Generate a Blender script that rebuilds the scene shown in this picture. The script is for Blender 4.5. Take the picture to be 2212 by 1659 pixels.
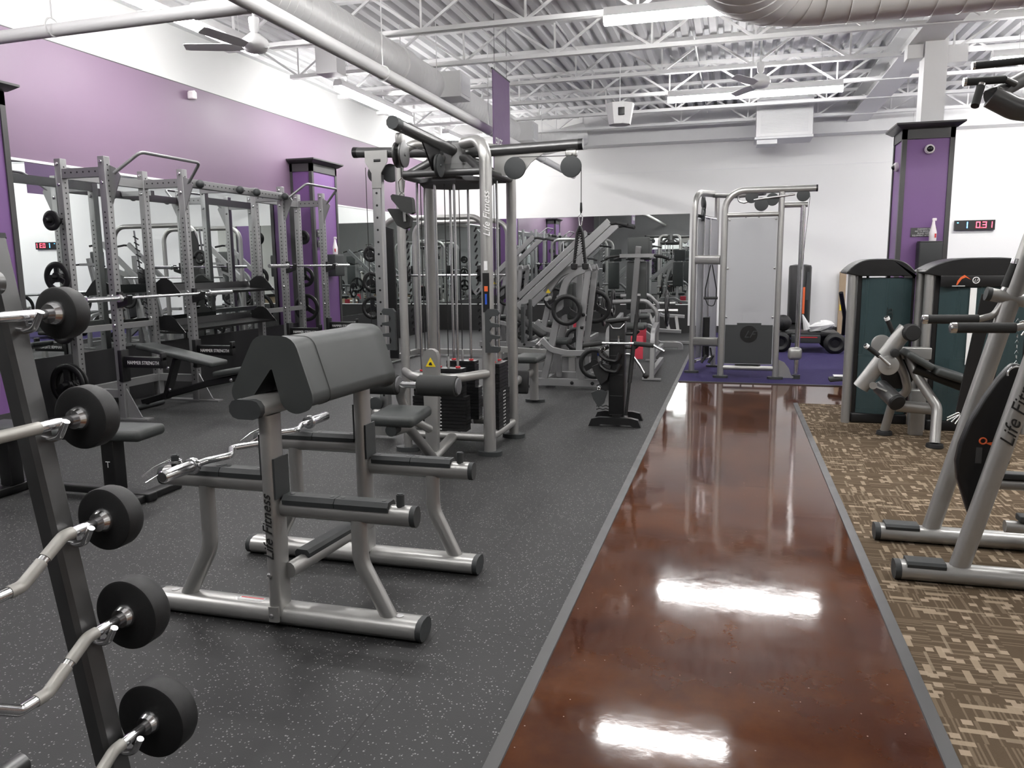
import bpy, bmesh, math, random
from mathutils import Vector, Matrix
PI = math.pi
for o in list(bpy.data.objects): bpy.data.objects.remove(o, do_unlink=True)
SC = bpy.context.scene
COL = SC.collection
# ------------------------------------------------------------------ camera
F_PX = 1685.7
yaw, pitch, roll = math.radians(-15.804), math.radians(-8.688), math.radians(-0.671)
cy, sy = math.cos(yaw), math.sin(yaw)
r_ = Vector((cy, -sy, 0)); f_ = Vector((sy, cy, 0)); u_ = Vector((0, 0, 1))
f2 = f_*math.cos(pitch) + u_*math.sin(pitch); u2 = u_*math.cos(pitch) - f_*math.sin(pitch)
r3 = r_*math.cos(roll) + u2*math.sin(roll); u3 = u2*math.cos(roll) - r_*math.sin(roll)
cam = bpy.data.cameras.new('camera'); camo = bpy.data.objects.new('camera', cam); COL.objects.link(camo)
cam.sensor_fit = 'HORIZONTAL'; cam.sensor_width = 36; cam.lens = 36*F_PX/2212; cam.clip_start = .05; cam.clip_end = 200
M = Matrix((r3, u3, -f2)).transposed().to_4x4(); M.translation = Vector((0, 0, 1.5)); camo.matrix_world = M
SC.camera = camo
# ------------------------------------------------------------------ world, exposure
w = bpy.data.worlds.new('world'); SC.world = w; w.use_nodes = True
w.node_tree.nodes['Background'].inputs[0].default_value = (1, 1, 1, 1); w.node_tree.nodes['Background'].inputs[1].default_value = .25
SC.view_settings.view_transform = 'Standard'; SC.view_settings.look = 'None'
SC.view_settings.gamma = 1; SC.view_settings.use_curve_mapping = False
SC.view_settings.exposure = 1.62
LAMP = 27.0            # emission strength of the fluorescent strips
SC.cycles.use_denoising = True
SC.cycles.max_bounces = 8; SC.cycles.diffuse_bounces = 4; SC.cycles.glossy_bounces = 5
SC.cycles.transparent_max_bounces = 8
SC.cycles.sample_clamp_indirect = 6
SC.cycles.caustics_reflective = False; SC.cycles.caustics_refractive = False
rnd = random.Random(7)

# ------------------------------------------------------------------ node helpers
class NT:
    def __init__(s, name):
        s.m = bpy.data.materials.new(name); s.m.use_nodes = True; s.t = s.m.node_tree; s.n = s.t.nodes; s.b = s.n['Principled BSDF']
    def node(s, typ, **kw):
        nd = s.n.new(typ)
        for k, v in kw.items(): setattr(nd, k, v)
        return nd
    def link(s, a, b): s.t.links.new(a, b)
    def math(s, op, a, b=None, c=None):
        nd = s.node('ShaderNodeMath', operation=op)
        for i, x in enumerate((a, b, c)):
            if x is None: continue
            if isinstance(x, (int, float)): nd.inputs[i].default_value = x
            else: s.link(x, nd.inputs[i])
        return nd.outputs[0]
    def mix(s, f, a, b):
        nd = s.node('ShaderNodeMix', data_type='RGBA')
        for k, x in ((0, f), (6, a), (7, b)):
            if isinstance(x, (int, float)): nd.inputs[k].default_value = x
            elif isinstance(x, tuple): nd.inputs[k].default_value = x if len(x) == 4 else (*x, 1)
            else: s.link(x, nd.inputs[k])
        return nd.outputs[2]
    def noise(s, scale, detail=2, vec=None, rough=.5):
        nd = s.node('ShaderNodeTexNoise'); nd.inputs['Scale'].default_value = scale; nd.inputs['Detail'].default_value = detail
        nd.inputs['Roughness'].default_value = rough
        if vec is not None: s.link(vec, nd.inputs['Vector'])
        return nd.outputs[0]
    def obj(s): return s.node('ShaderNodeTexCoord').outputs['Object']
    def ramp(s, x, lo, hi, a=0., b=1.):
        nd = s.node('ShaderNodeMapRange'); s.link(x, nd.inputs[0])
        for i, v in enumerate((lo, hi, a, b)): nd.inputs[i+1].default_value = v
        return nd.outputs[0]
    def bump(s, h, strength=.2, dist=.01):
        nd = s.node('ShaderNodeBump'); nd.inputs['Strength'].default_value = strength; nd.inputs['Distance'].default_value = dist
        s.link(h, nd.inputs['Height']); s.link(nd.outputs[0], s.b.inputs['Normal'])
    def set(s, **kw):
        for k, v in kw.items():
            i = s.b.inputs[k.replace('_', ' ')]
            if isinstance(v, (int, float)): i.default_value = v
            elif isinstance(v, tuple): i.default_value = v if len(v) == 4 else (*v, 1)
            else: s.link(v, i)
        return s.m
def plain(name, col, rough=.5, metal=0., var=.06, nscale=9., bump=0., bscale=200., spec=.5, coat=0.):
    n = NT(name); v = n.obj()
    nz = n.noise(nscale, 3, v)
    a = tuple(max(0, c*(1-var)) for c in col); b = tuple(min(1, c*(1+var)) for c in col)
    n.set(Base_Color=n.mix(nz, a, b), Metallic=metal, Roughness=n.ramp(nz, .2, .8, max(0, rough-.05), rough+.05))
    n.b.inputs['Specular IOR Level'].default_value = spec; n.b.inputs['Coat Weight'].default_value = coat
    if bump: n.bump(n.noise(bscale, 2, v), bump, .002)
    return n.m
MT = {}
MT['silver'] = plain('silver_powder_coat', (.38, .377, .365), .36, .65, .04, 30)
MT['rackgrey'] = plain('rack_grey_paint', (.27, .27, .272), .4, .45, .04, 20)
MT['dsilver'] = plain('dark_platinum_coat', (.12, .12, .12), .36, .7, .04, 30)
MT['chrome'] = plain('chrome', (.78, .78, .79), .17, 1., .03, 40)
MT['steel'] = plain('satin_steel', (.5, .5, .5), .36, 1., .05, 60)
MT['pad'] = plain('charcoal_upholstery', (.038, .042, .041), .5, 0, .1, 12, .25, 900)
MT['black'] = plain('black_powder_coat', (.006, .006, .0065), .38, 0, .2, 30)
MT['rubber'] = plain('black_rubber', (.0075, .0075, .008), .6, 0, .2, 40, .2, 500)
MT['drubber'] = plain('dark_grey_rubber', (.03, .033, .034), .6, 0, .1, 40, .2, 500)
MT['foam'] = plain('charcoal_foam', (.024, .025, .0245), .75, 0, .1, 30, .3, 700)
MT['iron'] = plain('black_cast_iron', (.009, .009, .0095), .42, .2, .2, 30)
MT['white'] = plain('white_wall_paint', (.83, .83, .82), .6, 0, .015, 2)
MT['ceil'] = plain('ceiling_grey_white', (.80, .803, .81), .6, 0, .03, 3)
MT['steelwhite'] = plain('white_painted_steel', (.84, .84, .84), .5, 0, .03, 5)
MT['duct'] = plain('galvanised_white_duct', (.86, .86, .855), .42, .1, .03, 5)
MT['purple'] = plain('purple_wall_paint', (.185, .122, .186), .5, 0, .03, 2)
MT['cpurple'] = plain('column_purple_paint', (.17, .08, .235), .45, 0, .03, 3)
MT['gtrim'] = plain('grey_wood_trim', (.052, .051, .052), .4, 0, .05, 8)
MT['dgrey'] = plain('dark_grey_wall', (.1, .1, .104), .6, 0, .05, 4)
MT['basebl'] = plain('black_baseboard', (.012, .012, .012), .5, 0, .1, 10)
MT['mirror'] = plain('mirror_glass', (.84, .88, .87), .0, 1., .0, 1)
for nd in MT['mirror'].node_tree.nodes:
    if nd.type == 'MAP_RANGE': nd.inputs[3].default_value = 0; nd.inputs[4].default_value = .0
MT['yellow'] = plain('yellow_sticker', (.8, .6, .02), .5)
MT['red'] = plain('red_plastic', (.6, .03, .04), .45)
MT['blue'] = plain('blue_plastic', (.02, .08, .5), .4)
MT['label'] = plain('white_label', (.75, .75, .75), .5)
MT['pale'] = plain('pale_plastic', (.85, .8, .82), .4)
MT['inkblack'] = plain('black_lettering', (.01, .01, .01), .5)
MT['fgrey'] = plain('front_wall_grey', (.19, .19, .195), .6)
MT['shadedwhite'] = plain('left_wall_white_shaded', (.66, .665, .66), .6, 0, .03, 1.2)  # same wall white, colour darkened to offset glare from the left strips
MT['bannerpurple'] = plain('banner_purple', (.15, .085, .19), .6)
MT['orange'] = plain('orange_print', (.7, .12, .03), .5)
MT['cardboard'] = plain('beige_board', (.4, .3, .2), .7)
MT['redpad'] = plain('red_pad', (.55, .05, .08), .5)
MT['cream'] = plain('cream_grip', (.4, .39, .36), .45, .3)
def emis(name, col, st):
    n = NT(name); n.set(Base_Color=(*col, 1), Emission_Color=(*col, 1), Emission_Strength=st); return n.m
MT['lamp'] = emis('lit_fluorescent_lens', (1., .985, .97), LAMP)
MT['ledred'] = emis('red_led', (1, .03, .05), 6); MT['ledblue'] = emis('blue_led', (.05, .35, 1), 6)

# rubber gym floor: dark grey with pale flecks and mat seams
n = NT('rubber_floor'); v = n.obj()
vo = n.node('ShaderNodeTexVoronoi'); vo.inputs['Scale'].default_value = 105; n.link(v, vo.inputs['Vector'])
sep = n.node('ShaderNodeSeparateColor'); n.link(vo.outputs['Color'], sep.inputs[0])
thr = n.math('MULTIPLY', sep.outputs[1], .38)
fl = n.math('MULTIPLY', n.math('LESS_THAN', vo.outputs['Distance'], thr), n.math('GREATER_THAN', sep.outputs[0], .5))
sx = n.node('ShaderNodeSeparateXYZ'); n.link(v, sx.inputs[0])
def seam(c, per, wd):
    return n.math('LESS_THAN', n.math('ABSOLUTE', n.math('SUBTRACT', n.math('FRACT', n.math('DIVIDE', c, per)), .5)), wd)
se = n.math('MAXIMUM', seam(n.math('ADD', sx.outputs[0], 20.05), 1.22, .0022), seam(n.math('ADD', sx.outputs[1], 20.9), 1.22, .0022))
big = n.noise(1.3, 4, v)
base = n.mix(big, (.0125, .0125, .013), (.019, .019, .0195))
c1 = n.mix(fl, base, (.2, .2, .195)); c2 = n.mix(se, c1, (.006, .006, .006))
n.set(Base_Color=c2, Roughness=.62); n.bump(n.noise(260, 3, v), .25, .003)
MT['floor'] = n.m
# polished stained concrete
n = NT('polished_concrete'); v = n.obj()
a = n.noise(1.5, 6, v, .6); b = n.noise(5, 5, v, .65)
c = n.mix(n.ramp(a, .35, .65), (.048, .016, .0085), (.105, .037, .013))
c = n.mix(n.ramp(b, .35, .75, 0, .45), c, (.03, .011, .008))
vo = n.node('ShaderNodeTexVoronoi'); vo.inputs['Scale'].default_value = 26; n.link(v, vo.inputs['Vector'])
sep = n.node('ShaderNodeSeparateColor'); n.link(vo.outputs['Color'], sep.inputs[0])
pit = n.math('MULTIPLY', n.math('LESS_THAN', vo.outputs['Distance'], .07), n.math('GREATER_THAN', sep.outputs[0], .8))
c = n.mix(pit, c, (.3, .22, .19))
sx = n.node('ShaderNodeSeparateXYZ'); n.link(v, sx.inputs[0])
jt = n.math('LESS_THAN', n.math('ABSOLUTE', n.math('SUBTRACT', sx.outputs[1], 5.35)), .004)
c = n.mix(jt, c, (.01, .006, .006))
n.set(Base_Color=c, Roughness=n.ramp(b, .3, .8, .05, .1))
n.b.inputs['IOR'].default_value = 1.5; n.b.inputs['Specular IOR Level'].default_value = .42
mp = n.node('ShaderNodeMapping'); mp.inputs['Scale'].default_value = (1, 1, 1); n.link(v, mp.inputs[0])
hh = n.math('ADD', n.math('MULTIPLY', n.noise(9, 2, mp.outputs[0]), 1.), n.math('MULTIPLY', n.noise(60, 2, mp.outputs[0]), .16))
n.bump(hh, .03, .01)
MT['concrete'] = n.m
# patterned carpet tiles, quarter turned
n = NT('patterned_carpet'); v = n.obj(); sx = n.node('ShaderNodeSeparateXYZ'); n.link(v, sx.inputs[0])
X = n.math('ADD', sx.outputs[0], 20.); Y = n.math('ADD', sx.outputs[1], 20.33)
T = .61
par = n.math('MODULO', n.math('FLOOR', n.math('DIVIDE', Y, T)), 2.)
def lerp(p, a, b): return n.math('ADD', n.math('MULTIPLY', n.math('SUBTRACT', 1., p), a), n.math('MULTIPLY', p, b))
U = lerp(par, X, Y); W = lerp(par, Y, X)       # W runs along the yarn blocks
def cells(su, sw, off, thr):
    cu = n.math('FLOOR', n.math('DIVIDE', U, su)); sh = n.math('MULTIPLY', cu, off)
    cw = n.math('FLOOR', n.math('DIVIDE', n.math('ADD', W, sh), sw))
    cb = n.node('ShaderNodeCombineXYZ'); n.link(cu, cb.inputs[0]); n.link(cw, cb.inputs[1]); n.link(par, cb.inputs[2])
    wn = n.node('ShaderNodeTexWhiteNoise'); n.link(cb.outputs[0], wn.inputs[0])
    return n.math('GREATER_THAN', wn.outputs[0], thr), wn.outputs[0]
b1, r1 = cells(.026, .095, .041, .905)
b2, r2 = cells(.03, .032, .013, .94)
b3, r3_ = cells(.13, .0068, .0031, .72)
b4, r4_ = cells(.012, .15, .037, .93)
base = n.mix(n.noise(3, 3, v), (.082, .058, .037), (.095, .069, .044))
c = n.mix(n.math('MULTIPLY', b3, .42), base, (.23, .18, .125))
c = n.mix(n.math('MULTIPLY', n.math('MULTIPLY', b1, r1), .85), c, (.31, .245, .175))
c = n.mix(n.math('MULTIPLY', b2, .9), c, (.33, .26, .19))
c = n.mix(n.math('MULTIPLY', b4, .6), c, (.27, .215, .155))
n.set(Base_Color=c, Roughness=.95); n.bump(n.noise(420, 2, v), .5, .004)
n.b.inputs['Specular IOR Level'].default_value = .1
MT['carpet'] = n.m
n = NT('purple_turf'); v = n.obj()
n.set(Base_Color=n.mix(n.noise(180, 3, v), (.02, .012, .075), (.04, .026, .14)), Roughness=.95); n.bump(n.noise(500, 2, v), .8, .01)
MT['turf'] = n.m
# embossed black plate along the foot of the mirror wall
n = NT('black_ribbed_panel'); v = n.obj(); sx = n.node('ShaderNodeSeparateXYZ'); n.link(v, sx.inputs[0])
br = n.node('ShaderNodeTexBrick'); br.inputs['Scale'].default_value = 1; br.inputs['Brick Width'].default_value = .05; br.inputs['Row Height'].default_value = .02
br.inputs['Mortar Size'].default_value = .004
cb = n.node('ShaderNodeCombineXYZ'); n.link(n.math('ADD', sx.outputs[0], sx.outputs[1]), cb.inputs[0]); n.link(sx.outputs[2], cb.inputs[1]); n.link(cb.outputs[0], br.inputs['Vector'])
n.set(Base_Color=(.011, .011, .012, 1), Roughness=.5); n.bump(br.outputs['Fac'], -.6, .003)
MT['ribpanel'] = n.m
def shroud(name, col, alpha, rough):
    n = NT(name); n.set(Base_Color=(*col, 1), Roughness=rough, Alpha=alpha); return n.m
MT['smoke'] = shroud('smoked_teal_shroud', (.035, .06, .064), .88, .22)
MT['frost'] = shroud('frosted_shroud', (.42, .425, .44), .75, .4)

# ------------------------------------------------------------------ mesh builder
def frame(d, up=None):
    d = Vector(d).normalized(); up = Vector(up) if up is not None else Vector((0, 0, 1))
    if abs(d.dot(up)) > .98: up = Vector((0, 1, 0)) if abs(d.y) < .9 else Vector((1, 0, 0))
    s = d.cross(up).normalized(); return s, s.cross(d).normalized()
def circ(rx, ry=None, n=12, sq=1.):
    ry = rx if ry is None else ry; out = []
    for i in range(n):
        a = 2*PI*(i+.5)/n; c, s = math.cos(a), math.sin(a)
        out.append((rx*math.copysign(abs(c)**sq, c), ry*math.copysign(abs(s)**sq, s)))
    return out
def rect(w, h, c=.12):
    w, h = w/2, h/2; c = min(w, h)*c
    return [(w, -h+c), (w, h-c), (w-c, h), (-w+c, h), (-w, h-c), (-w, -h+c), (-w+c, -h), (w-c, -h)]
def stadium(w, h, n=5):
    """flattened tube: w across, h high, rounded on the short sides"""
    out = []; a, b = (w, h) if w >= h else (h, w); r = b/2
    for i in range(n+1):
        t = -PI/2 + PI*i/n; out.append((a/2-r+r*math.cos(t), r*math.sin(t)))
    for i in range(n+1):
        t = PI/2 + PI*i/n; out.append((-a/2+r+r*math.cos(t), r*math.sin(t)))
    return out if w >= h else [(-y, x) for x, y in out]
def fillet(pts, r, seg=6):
    pts = [Vector(p) for p in pts]
    if len(pts) < 3 or not r: return pts
    out = [pts[0]]
    for i in range(1, len(pts)-1):
        p, a, b = pts[i], pts[i-1]-pts[i], pts[i+1]-pts[i]
        la, lb = a.length, b.length; a.normalize(); b.normalize()
        ang = a.angle(b)
        if ang > 3.1: out.append(p); continue
        t = min(r/math.tan(ang/2), la*.49, lb*.49); rr = t*math.tan(ang/2)
        c = p + (a+b).normalized()*(rr/math.sin(ang/2))
        v0, v1 = p+a*t-c, p+b*t-c; th = v0.angle(v1) if v0.length > 1e-9 else 0
        if th < 1e-4: out.append(p); continue
        for k in range(seg+1):
            f = k/seg; out.append(c + v0*(math.sin((1-f)*th)/math.sin(th)) + v1*(math.sin(f*th)/math.sin(th)))
    out.append(pts[-1]); return out
class MB:
    def __init__(s): s.v = []; s.f = []
    def add(s, vs, fs):
        k = len(s.v); s.v += [Vector(p) for p in vs]; s.f += [tuple(i+k for i in f) for f in fs]; return s
    def sweep(s, pts, prof, bend=0, up=None, caps=True, seg=6, closed=False):
        pts = fillet(pts, bend, seg); n = len(prof); vs = []; m = len(pts); S = None
        for i, p in enumerate(pts):
            if closed: d = pts[(i+1) % m]-pts[i-1]
            else: d = (pts[min(i+1, m-1)]-pts[max(i-1, 0)])
            d.normalize()
            if S is None: S, U = frame(d, up)
            else:
                S = (S - d*S.dot(d)).normalized(); U = S.cross(d).normalized()
            sc = 1.
            if 0 < i < m-1 and not closed:
                a = (pts[i]-pts[i-1]).normalized(); sc = 1/max(.5, a.dot(d))
            for x, y in prof: vs.append(p + S*x*sc + U*y)
        fs = []
        rings = m if closed else m-1
        for i in range(rings):
            j = (i+1) % m
            for k in range(n):
                l = (k+1) % n; fs.append((i*n+k, i*n+l, j*n+l, j*n+k))
        if caps and not closed: fs += [tuple(range(n))[::-1], tuple((m-1)*n+k for k in range(n))]
        return s.add(vs, fs)
    def tube(s, pts, r, bend=0, n=12, seg=6): return s.sweep(pts, circ(r, n=n), bend, seg=seg)
    def cyl(s, a, b, r, n=20): return s.sweep([a, b], circ(r, n=n))
    def cone(s, a, b, r1, r2, n=16):
        a, b = Vector(a), Vector(b); S, U = frame(b-a); vs = []
        for p, r in ((a, r1), (b, r2)):
            for k in range(n):
                t = 2*PI*k/n; vs.append(p+S*r*math.cos(t)+U*r*math.sin(t))
        return s.add(vs, [(k, (k+1) % n, n+(k+1) % n, n+k) for k in range(n)]+[tuple(range(n))[::-1], tuple(range(n, 2*n))])
    def bar(s, a, b, w, h, up=None, c=.12): return s.sweep([a, b], rect(w, h, c), up=up)
    def oval(s, pts, w, h, bend=0, up=None, seg=6): return s.sweep(pts, stadium(w, h), bend, up, seg=seg)
    def box(s, x0, x1, y0, y1, z0, z1, c=0.):
        if c: return s.rbox(((x0+x1)/2, (y0+y1)/2, (z0+z1)/2), (abs(x1-x0), abs(y1-y0), abs(z1-z0)), c)
        vs = [(x, y, z) for x in (x0, x1) for y in (y0, y1) for z in (z0, z1)]
        return s.add(vs, [(0, 1, 3, 2), (4, 6, 7, 5), (0, 4, 5, 1), (2, 3, 7, 6), (0, 2, 6, 4), (1, 5, 7, 3)])
    def rbox(s, c, size, r, rot=None, seg=3):
        bm = bmesh.new(); bmesh.ops.create_cube(bm, size=1)
        for v in bm.verts: v.co = Vector((v.co.x*size[0], v.co.y*size[1], v.co.z*size[2]))
        bmesh.ops.bevel(bm, geom=list(bm.edges), offset=min(r, min(size)*.49), segments=seg, profile=.5, affect='EDGES')
        R = rot.to_matrix() if hasattr(rot, 'to_matrix') else (rot or Matrix.Identity(3))
        bm.verts.ensure_lookup_table(); vs = [Vector(c)+R@v.co for v in bm.verts]; fs = [tuple(v.index for v in f.verts) for f in bm.faces]
        bm.free(); return s.add(vs, fs)
    def lathe(s, prof, o, axis, n=24):
        o = Vector(o); d = Vector(axis).normalized(); S, U = frame(d); vs = []; m = len(prof)
        for r, z in prof:
            for k in range(n):
                t = 2*PI*k/n; vs.append(o+d*z+S*r*math.cos(t)+U*r*math.sin(t))
        fs = [(i*n+k, i*n+(k+1) % n, (i+1)*n+(k+1) % n, (i+1)*n+k) for i in range(m-1) for k in range(n)]
        return s.add(vs, fs+[tuple(range(n))[::-1], tuple((m-1)*n+k for k in range(n))])
    def prism(s, outl, o, u, v, t):
        """outline in u,v, thickness vector t (centred)"""
        o, u, v, t = Vector(o), Vector(u), Vector(v), Vector(t); n = len(outl)
        vs = [o+u*a+v*b-t/2 for a, b in outl]+[o+u*a+v*b+t/2 for a, b in outl]
        return s.add(vs, [(k, (k+1) % n, n+(k+1) % n, n+k) for k in range(n)]+[tuple(range(n))[::-1], tuple(range(n, 2*n))])
    def torus(s, c, axis, R, r, n=28, k=10, a0=0, a1=2*PI):
        c = Vector(c); S, U = frame(axis); full = abs(a1-a0-2*PI) < 1e-6
        pts = [c+S*R*math.cos(a0+(a1-a0)*i/n)+U*R*math.sin(a0+(a1-a0)*i/n) for i in range(n if full else n+1)]
        return s.sweep(pts, circ(r, n=k), up=axis, closed=full)
    def ball(s, c, r, n=12, m=8, sz=None):
        c = Vector(c); sz = sz or (1, 1, 1); vs = [c+Vector((0, 0, -r*sz[2]))]
        for j in range(1, m):
            p = -PI/2+PI*j/m
            for i in range(n):
                t = 2*PI*i/n; vs.append(c+Vector((r*sz[0]*math.cos(p)*math.cos(t), r*sz[1]*math.cos(p)*math.sin(t), r*sz[2]*math.sin(p))))
        vs.append(c+Vector((0, 0, r*sz[2]))); L = len(vs)-1
        fs = [(0, 1+(i+1) % n, 1+i) for i in range(n)]+[(L, L-n+i, L-n+(i+1) % n) for i in range(n)]
        for j in range(m-2):
            for i in range(n): a = 1+j*n; fs.append((a+i, a+(i+1) % n, a+n+(i+1) % n, a+n+i))
        return s.add(vs, fs)
    def mesh(s, name, m, off=None, smooth=True):
        me = bpy.data.meshes.new(name); vs = s.v if off is None else [p-off for p in s.v]
        me.from_pydata([tuple(p) for p in vs], [], s.f)
        bm = bmesh.new(); bm.from_mesh(me); bmesh.ops.recalc_face_normals(bm, faces=list(bm.faces)); bm.to_mesh(me); bm.free()
        me.materials.append(MT[m] if isinstance(m, str) else m)
        if smooth:
            me.polygons.foreach_set('use_smooth', [True]*len(me.polygons)); me.set_sharp_from_angle(angle=math.radians(38))
        return me
def tag(o, label, cat, group=None, kind=None):
    o['label'] = label; o['category'] = cat
    if group: o['group'] = group
    if kind: o['kind'] = kind
    return o
class Thing:
    """an Empty at the base; part meshes are given in world coordinates"""
    def __init__(s, name, label, cat, loc=(0, 0, 0), group=None, kind=None):
        s.o = bpy.data.objects.new(name, None); COL.objects.link(s.o); s.o.location = loc; s.loc = Vector(loc); s.o.empty_display_size = .1
        tag(s.o, label, cat, group, kind)
    def part(s, name, mb, m, parent=None, label=None, smooth=True):
        o = bpy.data.objects.new(name, mb.mesh(name, m, s.loc, smooth)); COL.objects.link(o); o.parent = parent or s.o
        if label: o['label'] = label
        return o
    def text(s, body, o, xdir, ydir, size, m, parent=None, name='lettering', shear=0., ext=.001, align='CENTER', sx=1.):
        o_ = text_obj(body, name, size, m, shear, ext, align); xd = Vector(xdir).normalized(); yd = Vector(ydir).normalized(); zd = xd.cross(yd)
        R = Matrix((xd*sx, yd, zd)).transposed().to_4x4(); R.translation = Vector(o)-s.loc
        o_.data.transform(R); o_.parent = parent or s.o; return o_
def text_obj(body, name, size, m, shear, ext, align):
    cu = bpy.data.curves.new('t', 'FONT'); cu.body = body; cu.size = size; cu.shear = shear; cu.extrude = ext; cu.align_x = align; cu.align_y = 'CENTER'
    cu.resolution_u = 3
    t = bpy.data.objects.new('t', cu); COL.objects.link(t); dg = bpy.context.evaluated_depsgraph_get()
    me = bpy.data.meshes.new_from_object(t.evaluated_get(dg)); bpy.data.objects.remove(t); bpy.data.curves.remove(cu)
    me.materials.clear(); me.materials.append(MT[m]); o = bpy.data.objects.new(name, me); COL.objects.link(o); return o
def single(name, mb, m, label, cat, loc=(0, 0, 0), group=None, kind=None, smooth=True):
    loc = Vector(loc); o = bpy.data.objects.new(name, mb.mesh(name, m, loc, smooth)); COL.objects.link(o); o.location = loc
    return tag(o, label, cat, group, kind)
def struct(name, mb, m, smooth=False):
    o = bpy.data.objects.new(name, mb.mesh(name, m, None, smooth)); COL.objects.link(o); o['kind'] = 'structure'; return o
def dup(t, loc, label, rotz=0., group=None):
    """copy a thing with its parts and sub-parts"""
    root = t.o if isinstance(t, Thing) else t
    r = root.copy(); COL.objects.link(r); r.location = loc; r.rotation_euler = (0, 0, rotz); r['label'] = label
    if group: r['group'] = group
    for ch in list(root.children):
        c = ch.copy(); COL.objects.link(c); c.parent = r
        for g in ch.children:
            d = g.copy(); COL.objects.link(d); d.parent = c
    return r
# ================================================================== the setting
XL, YB, XR, YF, ZD = -6.77, 17.33, 9.5, -4.5, 4.62
fl = lambda x0, x1, y0, y1, z=0: MB().box(x0, x1, y0, y1, z-.06, z)
struct('floor', fl(XL, -.68, YF, YB), 'floor')
struct('floor_walkway', fl(-.64, .655, YF, 10.05).box(.655, XR, 8.72, 10.05, -.06, 0), 'concrete')
struct('floor_carpet', fl(.70, XR, YF, 8.72, .004), 'carpet')
struct('floor_turf', fl(-.64, XR, 10.05, YB, .008), 'turf')
struct('trim_1', MB().sweep([(-.66, YF, 0), (-.66, YB, 0)], [(-.028, -.01), (.028, -.01), (.022, .006), (-.022, .01)]), 'gtrim')
struct('trim_2', MB().sweep([(.675, YF, 0), (.675, 8.72, 0)], [(-.026, -.01), (.026, -.01), (.022, .01), (-.022, .006)]), 'gtrim')
struct('trim_3', MB().box(-.63, XR, 10.035, 10.065, -.01, .011), 'gtrim')
struct('wall_left', MB().box(XL-.2, XL, YF, YB, -.06, 2.56).box(XL-.2, XL, YF, YB, 3.8, ZD+.1), 'shadedwhite')
struct('wall_left_purple', MB().box(XL-.2, XL+.012, YF, YB, 2.585, 3.8), 'purple')
struct('trim_4', MB().box(XL, XL+.022, YF, YB, 2.56, 2.585), 'steelwhite')
struct('trim_5', MB().box(XL, XL+.014, YF, YB, 3.795, 3.806), 'gtrim')
struct('wall_back', MB().box(XL-.2, XR+.2, YB, YB+.2, -.06, ZD+.1), 'white')
struct('trim_6', MB().box(-1, XR, YB-.006, YB, 3.42, 3.428).box(XL, -1, YB-.006, YB, 3.42, 3.428), 'ceil')
struct('wall_right', MB().box(XR, XR+.2, YF, YB, -.06, ZD+.1), 'white')
struct('wall_front', MB().box(XL-.2, XR+.2, YF-.2, YF, -.06, ZD+.1), 'fgrey')
struct('baseboard_left', MB().box(XL, XL+.03, YF, YB, 0, .615), 'ribpanel')
struct('baseboard_back', MB().box(XL, -.93, YB-.03, YB, 0, .6), 'basebl')
struct('baseboard_right', MB().box(-.93, XR, YB-.02, YB, 0, .15).box(XR-.02, XR, YF, YB, 0, .15), 'basebl')
struct('trim_7', MB().box(XL, -.93, YB-.035, YB, .6, .615), 'steelwhite')
for i, (y0, y1) in enumerate(((-1, 1.1), (1.1, 3.2), (3.2, 5.05), (5.86, 8.53), (8.53, 11.2), (12.0, 14.66), (14.66, YB-.01))):
    t = Thing('wall_mirror', ['near end of the left mirror wall, beside the camera', 'second pane of the left mirror wall', 'left wall mirror pane before the near column',
        'left wall mirror pane behind the near power rack', 'left wall mirror pane behind the far power rack', 'left wall mirror pane just past the left purple column', 'left wall mirror pane running into the back corner'][i],
        'mirror', (XL+.01, y0, .615), 'tall mirror panes on the left wall')
    t.part('mirror_glass', MB().box(XL+.002, XL+.012, y0+.002, y1-.002, .617, 2.556), 'mirror')
for i, (x0, x1) in enumerate(((XL+.02, -4.8), (-4.8, -2.87), (-2.87, -.93))):
    t = Thing('wall_mirror', ['back wall mirror pane in the left corner', 'middle mirror pane on the back wall', 'back wall mirror pane ending beside the functional trainer'][i],
        'mirror', (x0, YB-.01, .615), 'mirror panes on the back wall')
    t.part('mirror_glass', MB().box(x0+.002, x1-.002, YB-.012, YB-.002, .617, 2.53), 'mirror')
t = Thing('wall_mirror', 'mirror pane on the dark wall behind the camera', 'mirror', (-4.6, YF, .6), 'mirror panes on the back wall')
t.part('mirror_glass', MB().box(-5, -1, YF+.002, YF+.012, .6, 2.75), 'mirror')
# ceiling deck: trapezoidal flutes along Y
pts = []; x = XL-.1; p = .19
while x < XR+.1:
    pts += [(x, ZD), (x+.085, ZD), (x+.11, ZD+.075), (x+.165, ZD+.075)]; x += p
mb = MB(); n = len(pts)
mb.add([(a, YF, b) for a, b in pts]+[(a, YB, b) for a, b in pts], [(i, i+1, n+i+1, n+i) for i in range(n-1)])
struct('ceiling', mb, 'ceil')
struct('ceiling_top', MB().box(XL-.2, XR+.2, YF-.2, YB+.2, ZD+.1, ZD+.2), 'ceil')
struct('trim_8', MB().box(XL, XL+.1, YF, YB, 4.47, 4.62).box(XL+.16, XL+.2, YF, YB, 4.5, 4.53).box(XL+.3, XL+.34, YF, YB, 4.56, 4.6), 'ceil')
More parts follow.
